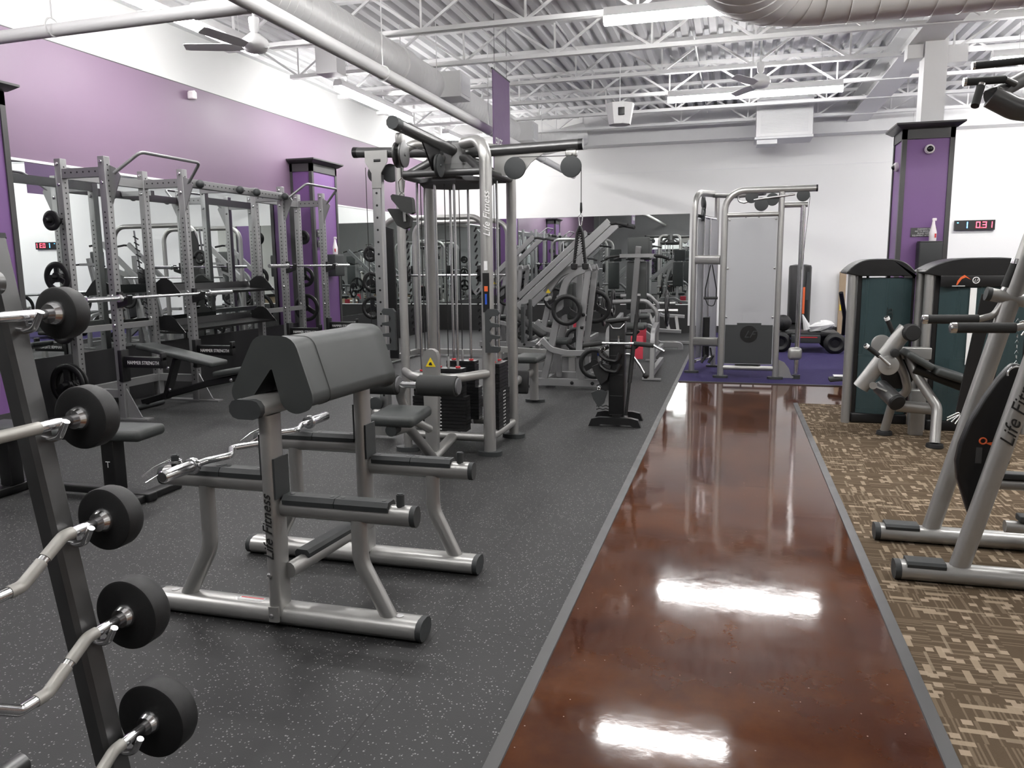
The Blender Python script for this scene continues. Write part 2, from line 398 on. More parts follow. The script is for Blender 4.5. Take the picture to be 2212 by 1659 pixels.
# joists
JY = [16.05, 14.6, 13.2, 11.78, 10.38, 8.88, 7.4, 5.9, 4.4, 2.9]
jl = ['white steel roof joist nearest the back wall', 'second steel roof joist out from the back wall', 'steel roof joist just behind the far strip lights', 'steel roof joist the hexagonal sensor hangs from',
      'steel roof joist above the far ceiling fan', 'steel roof joist just behind the near strip light', 'steel roof joist crossing above the big elbow duct', 'steel roof joist above the near end of the pipe', 'steel roof joist above and ahead of the camera', 'steel roof joist straight above the camera']
BZ = 4.15
for k, y in enumerate(JY):
    t = Thing('roof_joist', jl[k], 'joist', (0, y, BZ), 'white roof joists')
    x0, x1 = (XL+.02, XR)
    t.part('bottom_chord', MB().box(x0+.6, x1, y-.045, y-.004, BZ, BZ+.05).box(x0+.6, x1, y+.004, y+.045, BZ, BZ+.05), 'steelwhite')
    t.part('top_chord', MB().box(x0, x1, y-.05, y+.05, ZD-.055, ZD-.004), 'steelwhite')
    mb = MB(); xx = x0+.1; d = .62
    while xx+2*d < x1:
        mb.bar((xx, y, ZD-.03), (xx+d, y, BZ+.03), .03, .03).bar((xx+d, y, BZ+.03), (xx+2*d, y, ZD-.03), .03, .03).bar((xx+d, y, BZ+.03), (xx+d, y, ZD-.03), .024, .024); xx += 2*d
    t.part('web', mb, 'steelwhite')
t = Thing('roof_girder', 'wide white roof girder running back above the right column', 'girder', (2.2, 5, BZ))
t.part('flange', MB().box(2.02, 2.4, 6, YB, 4.16, 4.18).box(2.02, 2.4, 6, YB, 4.5, 4.52), 'steelwhite')
t.part('web', MB().box(2.2, 2.22, 6, YB, 4.18, 4.5), 'steelwhite')
for x in (-.95,):
    pass
for x, z, l in ((-2.2, 4.45, 'thin bridging rod tying the joists above the tower'), (-.6, 4.45, 'thin bridging rod tying the joists above the walkway'), (-3.2, 4.5, 'thin bridging rod tying the joists beside the spiral duct')):
    single('bridging_rod', MB().cyl((x, 2, z), (x, 16.6, z), .012, 6), 'steelwhite', l, 'rod', (x, 2, z))
# ducts
def ridged(t, name, pts, r, pitch, m, bend=0, rh=.0025):
    P = fillet(pts, bend, 10); out = []; L = 0
    t.part(name, MB().sweep(P, circ(r, n=28)), m)
    mb = MB(); acc = 0
    for a, b in zip(P, P[1:]):
        d = (b-a); l = d.length; s = -acc
        while s < l:
            if s >= 0:
                c = a+d.normalized()*s; mb.lathe([(r-.002, -.004), (r+rh, 0), (r-.002, .004)], c, d, 28)
            s += pitch
        acc = l-(s-pitch)
    return t.part(name+'_seam', mb, m)
t = Thing('spiral_duct', 'long white spiral duct running back along the left side', 'duct', (-4.05, 2, 3.92))
ridged(t, 'duct_body', [(-4.05, 1.5, 3.92), (-4.05, 16.3, 3.92), (-3.1, 16.75, 4.2)], .225, .12, 'duct', .6)
t.part('collar', MB().cyl((-4.05, 9.15, 3.92), (-4.05, 9.45, 3.92), .245, 32), 'duct')
for y in (10.35, 14.3):
    v = t.part('side_outlet', MB().box(-3.95, -3.6, y, y+.42, 3.75, 4.08), 'duct'); t.part('grille', MB().box(-3.61, -3.59, y+.04, y+.38, 3.79, 4.04), 'ceil', v)
for y in (6.2, 10.0, 13.5): t.part('hanger_rod', MB().cyl((-4.3, y, 3.9), (-4.3, y, ZD), .006, 6).cyl((-3.8, y, 3.9), (-3.8, y, ZD), .006, 6), 'steelwhite')
t = Thing('elbow_duct', 'fat white round duct with an elbow at the top right', 'duct', (1, 7.2, 3.8))
ridged(t, 'duct_body', [(.02, YF+.02, 3.92), (.02, 7.35, 3.92), (9.3, 7.35, 3.92)], .46, .21, 'duct', .62, .007)
t = Thing('sprinkler_pipe', 'white pipe that turns a corner below the spiral duct', 'pipe', (-3.26, 5, 3.31))
t.part('pipe_run', MB().tube([(-3.26, YF+.05, 3.31), (-3.26, 16.4, 3.31)], .06, 0, 16), 'steelwhite'); t.part('pipe_branch', MB().tube([(XL+.05, 5.1, 3.28), (-3.27, 5.06, 3.31)], .048, 0, 16).cyl((-3.75, 5.063, 3.307), (-3.3, 5.06, 3.31), .058, 18), 'steelwhite')
for y in (7.15, 10.5, 13.6):
    t.part('pipe_hanger', MB().cyl((-3.26, y, 3.37), (-3.26, y, ZD-.2), .006, 6).torus((-3.26, y, 3.31), (0, 1, 0), .066, .007, 20, 6), 'steelwhite')
t.part('pipe_hanger', MB().cyl((-5.0, 5.06, 3.37), (-5.0, 5.06, ZD), .006, 6).torus((-5.0, 5.06, 3.31), (1, 0, 0), .066, .007, 20, 6), 'steelwhite')
t = Thing('box_duct', 'white boxed duct along the top of the back wall', 'duct', (3, 16.9, 3.97))
t.part('duct_body', MB().box(-3.2, XR-.01, 16.9, YB-.012, 3.97, 4.56), 'steelwhite')
t.part('joint_band', MB().box(-3.24, -3.16, 16.885, YB-.012, 3.955, 4.57).box(-.02, .02, 16.892, YB-.012, 3.962, 4.57).box(1.0, 1.03, 16.892, YB-.012, 3.962, 4.57).box(3.2, 3.23, 16.892, YB-.012, 3.962, 4.57), 'steelwhite')
t = Thing('air_unit', 'white louvred air unit hanging in front of the boxed duct', 'air unit', (.8, 16, 3.76))
t.part('housing', MB().box(.32, 1.3, 15.6, 16.4, 3.78, 4.42), 'steelwhite')
g = MB()
for i in range(22): g.box(.4, 1.22, 15.588, 15.602, 3.84+.024*i, 3.852+.024*i)
t.part('louvre', g, 'ceil'); t.part('drain_pan', MB().box(.3, 1.32, 15.62, 16.38, 3.74, 3.78).box(.34, .7, 15.7, 16.2, 3.66, 3.74), 'ceil')
t.part('flange', MB().box(.1, 1.34, 15.56, 15.64, 4.42, 4.46), 'steelwhite')
t = Thing('box_duct', 'short grey vertical duct chute beyond the near fan', 'duct', (-5.0, 9.8, 4.0))
t.part('duct_body', MB().box(-5.3, -5.0, 9.55, 9.8, 3.98, 4.6), 'duct')
# strip lights
def strip(label, a, b, z=4.0):
    a = Vector((*a, z)); b = Vector((*b, z)); t = Thing('strip_light', label, 'light', (a+b)/2, 'fluorescent strip lights')
    up = Vector((0, 0, 1)); d = (b-a).normalized()
    t.part('housing', MB().sweep([a+up*.06, b+up*.06], [(-.068, -.062), (.068, -.062), (.066, -.02), (.04, .03), (-.04, .03), (-.066, -.02)], up=up), 'steelwhite')
    t.part('lens', MB().sweep([a+up*.0, b+up*.0], [(-.06, .0), (-.058, -.045), (-.035, -.075), (.035, -.075), (.058, -.045), (.06, .0)], up=up), 'lamp')
    t.part('hanger', MB().cyl(a+d*.3+up*.08, a+d*.3+up*.6, .004, 6).cyl(b-d*.3+up*.08, b-d*.3+up*.6, .004, 6), 'steelwhite')
strip('strip light behind the left end of the elbow duct', (-1.36, 8.45), (.06, 8.45))
strip('strip light behind the far ceiling fan', (-1.05, 12.67), (1.44, 12.67))
strip('strip light at the right edge behind the machine grips', (3.05, 11.6), (5.5, 11.6))
strip('left strip light behind the near ceiling fan', (-5.4, 5.9), (-5.4, 8.34))
strip('left strip light ending above the cable tower', (-5.4, 10.32), (-5.4, 12.85))
strip('strip light overhead just in front of the camera', (-3.0, 4.3), (-.56, 4.3))
strip('strip light overhead behind the camera', (-3.0, 0.2), (-.56, 0.2))
strip('strip light overhead left behind the camera', (-5.4, 1.2), (-5.4, 3.65))
strip('left strip light in the far back corner', (-5.4, 14.6), (-5.4, 17.0))
strip('strip light overhead right of the camera', (4.2, 4.3), (6.65, 4.3))
strip('added unseen strip light that brightens the side of the elbow duct', (.95, 5.2), (3.4, 5.2), 3.95)  # extra lamp out of view, added to light the duct's near side
strip('strip light over the carpet far right', (4.2, 8.3), (6.65, 8.3))
strip('strip light over the right end of the turf', (4.2, 15.3), (6.65, 15.3))
strip('strip light overhead right behind the camera', (4.2, 0.2), (6.65, 0.2))
# ceiling fans
def fan(label, c, blades, zc):
    c = Vector(c); t = Thing('ceiling_fan', label, 'fan', c, 'white ceiling fans')
    t.part('down_rod', MB().cyl(c+Vector((0, 0, .2)), (c.x, c.y, zc), .014, 10), 'steelwhite')
    t.part('canopy', MB().lathe([(.02, 0), (.045, .03), (.055, .13), (.05, .15)], c+Vector((0, 0, .13)), (0, 0, 1), 20).lathe([(.05, 0), (.06, .02), (.04, .1)], (c.x, c.y, zc-.1), (0, 0, 1)), 'steelwhite')
    t.part('motor', MB().lathe([(.05, -.06), (.1, -.045), (.135, 0), (.14, .03), (.12, .07), (.06, .12), (.03, .13)], c, (0, 0, 1), 28), 'duct')
    for a in blades:
        d = Vector((math.cos(a), math.sin(a), 0)); s = Vector((-d.y, d.x, 0))
        mb = MB(); P = []
        for r_, w_ in ((.12, .04), (.3, .075), (.66, .06), (.7, .04)):
            P += [c+d*r_+s*w_+Vector((0, 0, .016-.01)), c+d*r_-s*w_+Vector((0, 0, -.016-.01))]
        Q = [q+Vector((0, 0, .006)) for q in P]; vs = P+Q; fs = []
        for i in range(3): a_ = 2*i; fs += [(a_, a_+1, a_+3, a_+2), (8+a_, 8+a_+2, 8+a_+3, 8+a_+1), (a_, a_+2, 8+a_+2, 8+a_), (a_+1, 8+a_+1, 8+a_+3, a_+3)]
        fs += [(0, 8, 9, 1), (6, 7, 15, 14)]
        t.part('blade', mb.add(vs, fs), 'steelwhite')
fan('near white ceiling fan beside the corner of the pipe', (-4.75, 7.35, 3.72), (PI+.35, .1, -1.75), ZD)
fan('far white ceiling fan in front of a strip light', (.27, 11.65, 3.9), (.02, 2.1, 4.2), ZD)
# columns
def column(label, x0, x1, y0, y1, wall=False):
    t = Thing('column', label, 'column', ((x0+x1)/2, (y0+y1)/2, 0), 'purple boxed columns')
    t.part('core', MB().box(x0+.015, x1-.015, y0+.015, y1-.015, .18, 3.06), 'cpurple')
    f = MB(); e = .055
    for (a, b) in ((x0, y0), (x1-e, y0), (x0, y1-e), (x1-e, y1-e)): f.box(a, a+e, b, b+e, 0, 3.1)
    f.box(x0, x1, y0, y1, 2.98, 3.1).box(x0+.003, x1-.003, y0+.003, y1-.003, .0, .2)
    t.part('corner_trim', f, 'gtrim')
    t.part('capital', MB().add([(x0-.02, y0-.02, 3.1), (x1+.02, y0-.02, 3.1), (x1+.02, y1+.02, 3.1), (x0-.02, y1+.02, 3.1), (x0-.09, y0-.09, 3.15), (x1+.09, y0-.09, 3.15), (x1+.09, y1+.09, 3.15), (x0-.09, y1+.09, 3.15), (x0-.09, y0-.09, 3.17), (x1+.09, y0-.09, 3.17), (x1+.09, y1+.09, 3.17), (x0-.09, y1+.09, 3.17)],
        [(3, 2, 1, 0), (0, 1, 5, 4), (1, 2, 6, 5), (2, 3, 7, 6), (3, 0, 4, 7), (4, 5, 9, 8), (5, 6, 10, 9), (6, 7, 11, 10), (7, 4, 8, 11), (8, 9, 10, 11)]), 'gtrim')
    return t
colR = column('purple boxed column with grey trim, right of the picture', 1.97, 2.56, 10.98, 11.57)
column('purple boxed column at the left wall beyond the racks', XL, -6.37, 11.2, 12.0)
column('purple boxed column cut by the left edge of the picture', XL, -6.4, 5.06, 5.86)
t = Thing('steel_column', 'white steel column rising from the right purple column', 'column', (2.3, 11.28, 3.17))
t.part('shaft', MB().box(2.19, 2.45, 11.14, 11.42, 3.17, 4.18), 'steelwhite'); t.part('bracket', MB().box(2.0, 2.18, 11.18, 11.38, 3.98, 4.14).box(2.46, 2.68, 11.18, 11.38, 3.9, 4.1), 'steelwhite')
# camera domes on the right column
def dome(label, p, d):
    p = Vector(p); t = Thing('security_camera', label, 'camera', p, 'dome cameras on the right column')
    t.part('ring', MB().lathe([(.055, 0), (.058, .03), (.045, .05)], p, d, 24), 'pale'); t.part('lens', MB().lathe([(.04, .045), (.032, .065), (.012, .078)], p, d, 20), 'black')
dome('white dome camera on the front face of the right column', (2.28, 10.995, 2.85), (0, -1, 0)); dome('white dome camera on the left side face of the right column', (1.985, 11.25, 2.68), (-1, 0, -.1))
t = Thing('sign', 'small dark notice in white lettering on the right column', 'sign', (2.27, 10.99, 1.84))
t.part('board', MB().box(2.13, 2.42, 10.985, 10.994, 1.79, 1.9), 'gtrim')
for i, s_ in enumerate(('CLEANING IS', 'KEY TO BEING FIT', 'PLEASE WIPE', 'EQUIPMENT AFTER USE')): t.text(s_, (2.275, 10.983, 1.882-.026*i), (1, 0, 0), (0, 0, 1), .024, 'label', ext=.0005)
def dispenser(label, x0, x1, y, z1, facey=-1):
    t = Thing('wipes_dispenser', label, 'dispenser', ((x0+x1)/2, y, z1-.34), 'grey wipe dispensers')
    t.part('body', MB().rbox(((x0+x1)/2, y-.1, z1-.17), (x1-x0, .2, .34), .015), 'drubber'); t.part('lid', MB().rbox(((x0+x1)/2, y-.1, z1+.005), (x1-x0-.01, .19, .01), .004), 'dgrey'); return t
dispenser('grey wipe dispenser on the front of the right column', 2.2, 2.46, 10.98, 1.72)
def bottle(label, c):
    c = Vector(c); t = Thing('spray_bottle', label, 'bottle', c, 'white spray bottles')
    t.part('body', MB().lathe([(.038, 0), (.042, .01), (.042, .11), (.03, .16), (.018, .21), (.016, .24)], c, (0, 0, 1), 20), 'pale')
    t.part('nozzle', MB().rbox(c+Vector((.008, 0, .262)), (.05, .022, .035), .008).cyl(c+Vector((0, 0, .235)), c+Vector((0, 0, .255)), .013, 10), 'pale')
    t.part('sticker', MB().box(c.x+.012, c.x+.03, c.y-.045, c.y-.0405, c.z+.04, c.z+.09), 'red')
bottle('white spray bottle on the dispenser at the right column', (2.36, 10.88, 1.73))
t = Thing('wipes_dispenser', 'grey wipe dispenser on the side of the left wall column', 'dispenser', (-6.27, 11.6, 1.35), 'grey wipe dispensers')
t.part('body', MB().rbox((-6.262, 11.6, 1.52), (.2, .3, .34), .015), 'drubber'); t.part('lid', MB().rbox((-6.262, 11.6, 1.694), (.19, .29, .01), .004), 'dgrey')
bottle('white spray bottle on the dispenser at the left wall column', (-6.24, 11.6, 1.7))
for z, l, w_ in ((2.03, 'upper small dark notice on the left wall column', ('CLEANING', 'IS KEY')), (1.87, 'lower small dark notice on the left wall column', ('PLEASE', 'WIPE'))):
    t = Thing('sign', l, 'sign', (-6.365, 11.36, z)); t.part('board', MB().box(-6.369, -6.36, 11.27, 11.44, z-.06, z+.06), 'gtrim')
    for i, s_ in enumerate(w_): t.text(s_, (-6.358, 11.355, z+.025-.05*i), (0, 1, 0), (0, 0, 1), .035, 'label', ext=.0005)
# LED timer on the back wall
t = Thing('led_timer', 'black LED timer with blue and red digits on the back wall', 'clock', (4.5, YB, 2.05))
t.part('case', MB().box(4.12, 4.82, YB-.06, YB-.01, 2.06, 2.25), 'black')
def seg7(mb, ch, x, z, w, h, y, th):
    S = {'0': 'abcdef', '1': 'bc', '3': 'abgcd', '2': 'abged'}[ch]
    R = dict(a=(0, w, h-th, h), g=(0, w, h/2-th/2, h/2+th/2), d=(0, w, 0, th), b=(w-th, w, h/2, h), c=(w-th, w, 0, h/2), f=(0, th, h/2, h), e=(0, th, 0, h/2))
    for k in S: a, b, c_, d_ = R[k]; mb.box(x+a+.003, x+b-.003, y-.003, y, z+c_+.002, z+d_-.002)
mb = MB()
for ch, x in (('0', 4.49), ('3', 4.6), ('1', 4.7)): seg7(mb, ch, x, 2.1, .075, .12, YB-.06, .016)
mb.box(4.578, 4.588, YB-.063, YB-.06, 2.1, 2.112); t.part('red_digits', mb, 'ledred')
mb = MB(); seg7(mb, '1', 4.28, 2.1, .07, .12, YB-.06, .02); mb.box(4.16, 4.185, YB-.063, YB-.06, 2.2, 2.212); t.part('blue_digit', mb, 'ledblue')
# hexagonal sensor and banner
t = Thing('ceiling_sensor', 'white hexagonal box with a black window hanging on a chain', 'sensor', (-1.55, 11.0, 3.5))
c = Vector((-1.55, 11.0, 3.36)); mb = MB()
def hexring(r, z): return [c+Vector((r*math.cos(a), r*math.sin(a), z)) for a in [PI/8+i*PI/4 for i in range(8)]]
vs = hexring(.15, 0)+hexring(.2, .27); mb.add(vs, [(i, (i+1) % 8, 8+(i+1) % 8, 8+i) for i in range(8)]+[tuple(range(8))[::-1], tuple(range(8, 16))])
t.part('housing', mb, 'steelwhite', smooth=False)
t.part('window', MB().rbox(c+Vector((.045, -.172, .15)), (.085, .02, .1), .005), 'black'); t.part('chain', MB().cyl(c+Vector((0, 0, .27)), c+Vector((0, .0, .8)), .006, 6), 'steelwhite')
t = Thing('banner', 'purple hanging banner reading FREE WEIGHTS above the tower', 'banner', (-3.0, 10.2, 3.4))
bx = -3.0
t.part('cloth', MB().box(bx-.006, bx+.006, 9.86, 10.62, 2.68, 3.94), 'bannerpurple')
t.text('FREE', (bx+.009, 9.93, 3.05), (0, 1, 0), (0, 0, 1), .19, 'label', align='LEFT', name='lettering', sx=.8); t.text('WEIGHTS', (bx+.009, 9.93, 2.84), (0, 1, 0), (0, 0, 1), .15, 'label', align='LEFT', name='lettering', sx=.8)
t.part('top_rail', MB().cyl((bx, 9.84, 3.945), (bx, 10.64, 3.945), .012, 8), 'dgrey'); t.part('hanging_wire', MB().cyl((bx, 9.95, 3.95), (bx, 9.95, ZD+.02), .003, 5).cyl((bx, 10.5, 3.95), (bx, 10.5, ZD+.02), .003, 5), 'dgrey')
# small fittings
single('camera_mount', MB().rbox((XL+.06, 8.9, 3.68), (.1, .08, .1), .02).cyl((XL+.02, 8.9, 3.72), (XL+.1, 8.9, 3.72), .02, 10), 'pale', 'small white fitting on the purple wall under the white band', 'fitting', (XL, 8.9, 3.65))
t = Thing('mesh_vent', 'small gridded vent beside the foot of the white steel column', 'vent', (3.4, 16.89, 4.2)); g = MB()
for i in range(6): g.box(3.34+.04*i, 3.355+.04*i, 16.885, 16.897, 4.22, 4.5).box(3.33, 3.56, 16.885, 16.897, 4.225+.053*i, 4.24+.053*i)
t.part('grid', g, 'dgrey')
# ================================================================== barbell rack with fixed bars (left foreground)
V = Vector
def post_x(z): return -1.566-.165*z            # outer face of the slanted post
t = Thing('barbell_rack', 'slanted grey barbell rack holding five fixed bars, left foreground', 'rack', (-1.7, 1.6, 0))
for nm, y in (('upright', 1.605), ('upright', .72)):
    mb = MB(); a, b = V((post_x(0)-.03, y, .0)), V((post_x(1.58)-.03, y, 1.58))
    mb.sweep([a, b], rect(.062, .072, .35), up=(0, 1, 0)); mb2 = MB()
    p = t.part(nm, mb, 'dsilver'); d = (b-a).normalized()
    t.part('end_cap', MB().sweep([b, b+d*.012], rect(.066, .076, .35), up=(0, 1, 0)), 'drubber', p)
mb = MB()
for y in (1.605, .72): mb.sweep([(-1.88, y, 1.5), (-2.12, y, .0)], rect(.06, .07, .35), up=(0, 1, 0))
t.part('rear_brace', mb, 'dsilver'); t.part('cross_tube', MB().cyl((-1.8, .75, 1.47), (-1.8, 1.57, 1.47), .03), 'dsilver'); t.part('cross_tube', MB().cyl((-1.9, .75, .12), (-1.9, 1.57, .12), .03), 'dsilver')
BARS = [(1.385, .14, .062, 0), (1.10, .174, .066, 0), (.815, .176, .068, 1), (.54, .202, .074, 1), (.225, .22, .08, 1)]
hl = ['topmost straight fixed barbell on the left rack', 'second fixed barbell on the left rack, straight with pale grips', 'third fixed bar on the left rack, a bent curl bar', 'fourth fixed bar on the left rack, below the middle', 'lowest fixed curl bar on the left rack, the biggest head']
for y in (1.605, .72):
    for z, *_ in BARS:
        x = post_x(z); f = V((x, y, z-.035))
        t.part('bar_hook', MB().tube([f+V((-.01, 0, -.0)), f+V((.03, 0, -.005)), f+V((.06, 0, .002)), f+V((.085, 0, .045))], .0095, .03, 12), 'chrome')
for (z, D, W, bent), L in zip(BARS, hl):
    x = post_x(z)+.042; yh = 1.69
    b = Thing('fixed_barbell', L, 'barbell', (x, 1.1, z), 'fixed barbells on the slanted rack')
    for s, y in ((1, yh), (-1, .63)):
        r = D/2
        b.part('weight_head', MB().lathe([(.02, 0), (r-.006, .0), (r-.001, .003), (r, .007), (r, W-.02), (r-.006, W-.006), (r-.02, W), (.02, W)], (x, y, z), (0, s, 0), 48), 'rubber')
        b.part('collar', MB().lathe([(.016, -.022), (.026, -.022), (.03, -.012), (.034, -.004), (.034, .001)], (x, y, z), (0, s, 0), 28), 'chrome')
    if bent: pts = [(x, yh, z), (x, 1.555, z), (x, 1.42, z-.082), (x, 1.34, z-.082), (x, 1.22, z), (x, 1.1, z), (x, .98, z-.082), (x, .9, z-.082), (x, .765, z), (x, .63, z)]
    else: pts = [(x, yh, z), (x, .63, z)]
    b.part('shaft', MB().tube(pts, .0145, .04, 14), 'chrome')
    if bent:
        for g in ([(x, 1.585, z), (x, 1.555, z), (x, 1.495, z-.036)], [(x, 1.484, z-.043), (x, 1.42, z-.082), (x, 1.385, z-.082)], [(x, .935, z-.082), (x, .9, z-.082), (x, .84, z-.037)], [(x, .83, z-.04), (x, .765, z), (x, .735, z)]):
            b.part('grip', MB().tube(g, .0163, .04, 14), 'cream')
    else:
        for y0, y1 in ((1.3, 1.56) if z < 1.2 else (1.2, 1.5), (.78, 1.02)): b.part('grip', MB().tube([(x, y0, z), (x, y1, z)], .0165, 0, 14), 'cream')
# ================================================================== preacher curl stand
t = Thing('preacher_curl_stand', 'two-sided preacher curl stand with charcoal pad and silver frame', 'curl stand', (-1.8, 3.13, 0))
X0, X1 = -2.42, -1.18
S2, S1 = 3.475, 2.765
for y in (S1, S2):
    r = t.part('floor_rail', MB().oval([(X0, y, .046), (X1, y, .046)], .125, .085, up=(0, 0, 1)), 'silver')
    for x, s in ((X0, -1), (X1, 1)): t.part('end_cap', MB().oval([(x-.002*s, y, .046), (x+.022*s, y, .046)], .127, .087), 'drubber', r)
    t.part('screw_cover', MB().cyl((X0+.07, y, .086), (X0+.07, y, .091), .017, 14), 'steel', r); t.part('screw_cover', MB().cyl((X1-.09, y, .086), (X1-.09, y, .091), .017, 14), 'steel', r)
def px(y): return -1.808 if y == S1 else -1.75
for y in (S1, S2):
    x = px(y); yy = y-.02
    p = t.part('upright', MB().sweep([(x, yy, .055 if y == S1 else .08), (x, yy, .91)], stadium(.055, .115), up=(0, 1, 0)), 'silver')
    if y == S1:
        t.part('foot_plate', MB().sweep([(x, yy-.052, .035), (x, yy-.052, .1)], stadium(.05, .02), up=(0, 1, 0)), 'silver', p)
        for z in (.062, .24): t.part('bolt', MB().lathe([(.011, 0), (.011, .006), (.006, .01)], (x-.006, yy-.058, z), (0, -1, 0), 12), 'chrome', p)
        t.text('Life Fitness', (x-.0, yy-.0595, .445), (0, 0, 1), (-1, 0, 0), .062, 'inkblack', p, 'logo', .35, .001)
    for s, z in ((1, .515), (-1, .615)):
        xe = -1.20 if s > 0 else -2.35
        a = t.part('arm', MB().oval([(x+.02*s, y, z), (xe, y, z)], .07, .085, up=(0, 0, 1)), 'silver')
        t.part('end_cap', MB().oval([(xe-.002*s, y, z), (xe+.02*s, y, z)], .072, .087), 'drubber', a)
        xm, xc = x+.045*s, xe-.09*s
        cv = MB()
        for u, v in ((xm, (xm+xc)/2-.0015*s), ((xm+xc)/2+.0015*s, xc)): cv.sweep([(u, y, z+.033), (v, y, z+.033)], [(-.037, -.014), (.037, -.014), (.04, .006), (.026, .024), (-.026, .024), (-.04, .006)], up=(0, 0, 1))
        cvo = t.part('arm_cover', cv, 'drubber', a)
        m_ = (xm+xc)/2
        for xx in (xm+.03*s, m_-.025*s, m_+.025*s, xc-.03*s): t.part('slot', MB().cyl((xx, y, z+.056), (xx, y, z+.0585), .01, 12), 'black', a)
        t.part('bar_stop', MB().cyl((xe-.05*s, y, z+.03), (xe-.05*s, y, z+.088), .017, 16).cyl((xe-.05*s, y, z+.088), (xe-.05*s, y, z+.092), .013, 16), 'drubber', a)
        t.part('guard_plate', MB().box(x+.03*s-.004, x+.03*s+.004, y-.06, y+.045, z+.045, z+.215), 'drubber', a)
        fx = x+.0
        lx = -1.435 if s > 0 else -2.15; fo = -1.305 if s > 0 else -2.29
        if y == S2: lx += .04*(s > 0); fo += .03*(s > 0)
        t.part('leg', MB().sweep([(lx, y, z-.03), (lx, y, .31), (fo, y, .06)], stadium(.07, .058), .16, up=(0, 1, 0), seg=10), 'silver')
t.part('cross_beam', MB().oval([(-1.77, S1, .235), (-1.72, S2-.05, .235)], .06, .07), 'silver')
cb = t.part('beam_cover', MB().sweep([(-1.766, S1+.1, .27), (-1.724, S2-.09, .27)], [(-.035, -.014), (.035, -.014), (.038, .006), (.026, .02), (-.026, .02), (-.038, .006)], up=(0, 0, 1)), 'drubber')
hd = t.part('head_tube', MB().sweep([(-1.845, 2.66, .945), (-1.79, 3.52, .945)], stadium(.15, .078), up=(0, 0, 1)), 'silver')
t.part('end_cap', MB().sweep([(-1.8465, 2.635, .945), (-1.845, 2.663, .945)], stadium(.152, .08), up=(0, 0, 1)), 'drubber', hd)
# inverted V pad: outline in x,z extruded along y, with rounded ends
def vpad(yc, half, ins):
    A = V((-1.79, 0, 1.2)); out = [(-1.985, .99), (-1.955, .965), (-1.905, .97), (-1.80, 1.085), (-1.775, 1.085), (-1.735, .955), (-1.70, .93), (-1.645, .935), (-1.63, .97), (-1.70, 1.165), (-1.735, 1.2), (-1.80, 1.207), (-1.85, 1.18)]
    return out
O = [(-1.985, .985), (-1.955, .95), (-1.92, .965), (-1.812, 1.105), (-1.785, 1.105), (-1.745, .945), (-1.70, .92), (-1.632, .945), (-1.635, .99), (-1.705, 1.21), (-1.86, 1.215)]
_m = ((O[0][0]+O[-1][0])/2, (O[0][1]+O[-1][1])/2); _f = fillet([V((_m[0], 0, _m[1]))]+[V((a, 0, b)) for a, b in O]+[V((_m[0], 0, _m[1]))], .055, 4)[:-1]
O = [(p_.x, p_.z) for p_ in _f]; cx = sum(p[0] for p in O)/len(O); cz = 1.07
def ring(y, k, dx): return [V((p[0]+(cx-p[0])*k*.0+dx, y, p[1])) for p in O]
mb = MB(); ys = [(2.765, .93), (2.775, .975), (2.80, 1.), (2.915, 1.), (2.918, .985), (2.921, 1.), (3.40, 1.), (3.44, .985), (3.47, .94)]
n_ = len(O); vs = []
for y, k in ys:
    sh = .048*(y-2.77)/.7
    for i, (px_, pz_) in enumerate(O):
        # inset towards the local mid-line of the pad thickness
        j = O[(n_-1-i+9) % n_] if False else None
        a, b_ = O[i-1], O[(i+1) % n_]; tx, tz = b_[0]-a[0], b_[1]-a[1]; l = math.hypot(tx, tz); nx, nz = -tz/l, tx/l
        d = (1-k)*.22
        vs.append(V((px_+nx*-d+sh, y, pz_+nz*-d)))
fs = [(i*n_+k, i*n_+(k+1) % n_, (i+1)*n_+(k+1) % n_, (i+1)*n_+k) for i in range(len(ys)-1) for k in range(n_)]+[tuple(range(n_))[::-1], tuple((len(ys)-1)*n_+k for k in range(n_))]
pd = t.part('arm_pad', mb.add(vs, fs), 'pad')
bm = pd.data
md = pd.modifiers.new('soft', 'BEVEL'); md.width = .012; md.segments = 3; md.limit_method = 'ANGLE'; md.angle_limit = math.radians(35)
t.part('sticker', MB().box(-2.02, -1.9, S1-.02, S1+.01, .0885, .0895), 'label'); t.part('sticker', MB().box(-2.015, -1.905, S1+.0, S1+.008, .0893, .0902), 'red')
# EZ bar resting on the left arms
bx, bz = -2.112, .70
b = Thing('curl_bar', 'chrome bent curl bar lying across the left arms of the curl stand', 'barbell', (bx, 3.1, bz))
b.part('shaft', MB().tube([(bx, 2.62, bz), (bx, 2.72, bz), (bx+.045, 2.83, bz+.0), (bx-.04, 2.95, bz), (bx+.04, 3.07, bz), (bx+.04, 3.13, bz), (bx-.04, 3.25, bz), (bx+.045, 3.37, bz), (bx, 3.48, bz), (bx, 3.6, bz)], .0145, .04, 14), 'chrome')
for s, y in ((-1, 2.63), (1, 3.57)):
    b.part('sleeve', MB().lathe([(.02, 0), (.0245, .004), (.0245, .165), (.021, .17)], (bx, y, bz), (0, s, 0), 28), 'chrome')
    b.part('sleeve_collar', MB().lathe([(.018, -.022), (.033, -.02), (.036, -.008), (.033, .004), (.024, .006)], (bx, y, bz), (0, s, 0), 28), 'chrome')
    b.part('end_plug', MB().cyl((bx, y+s*.168, bz), (bx, y+s*.171, bz), .019, 20), 'dsilver')
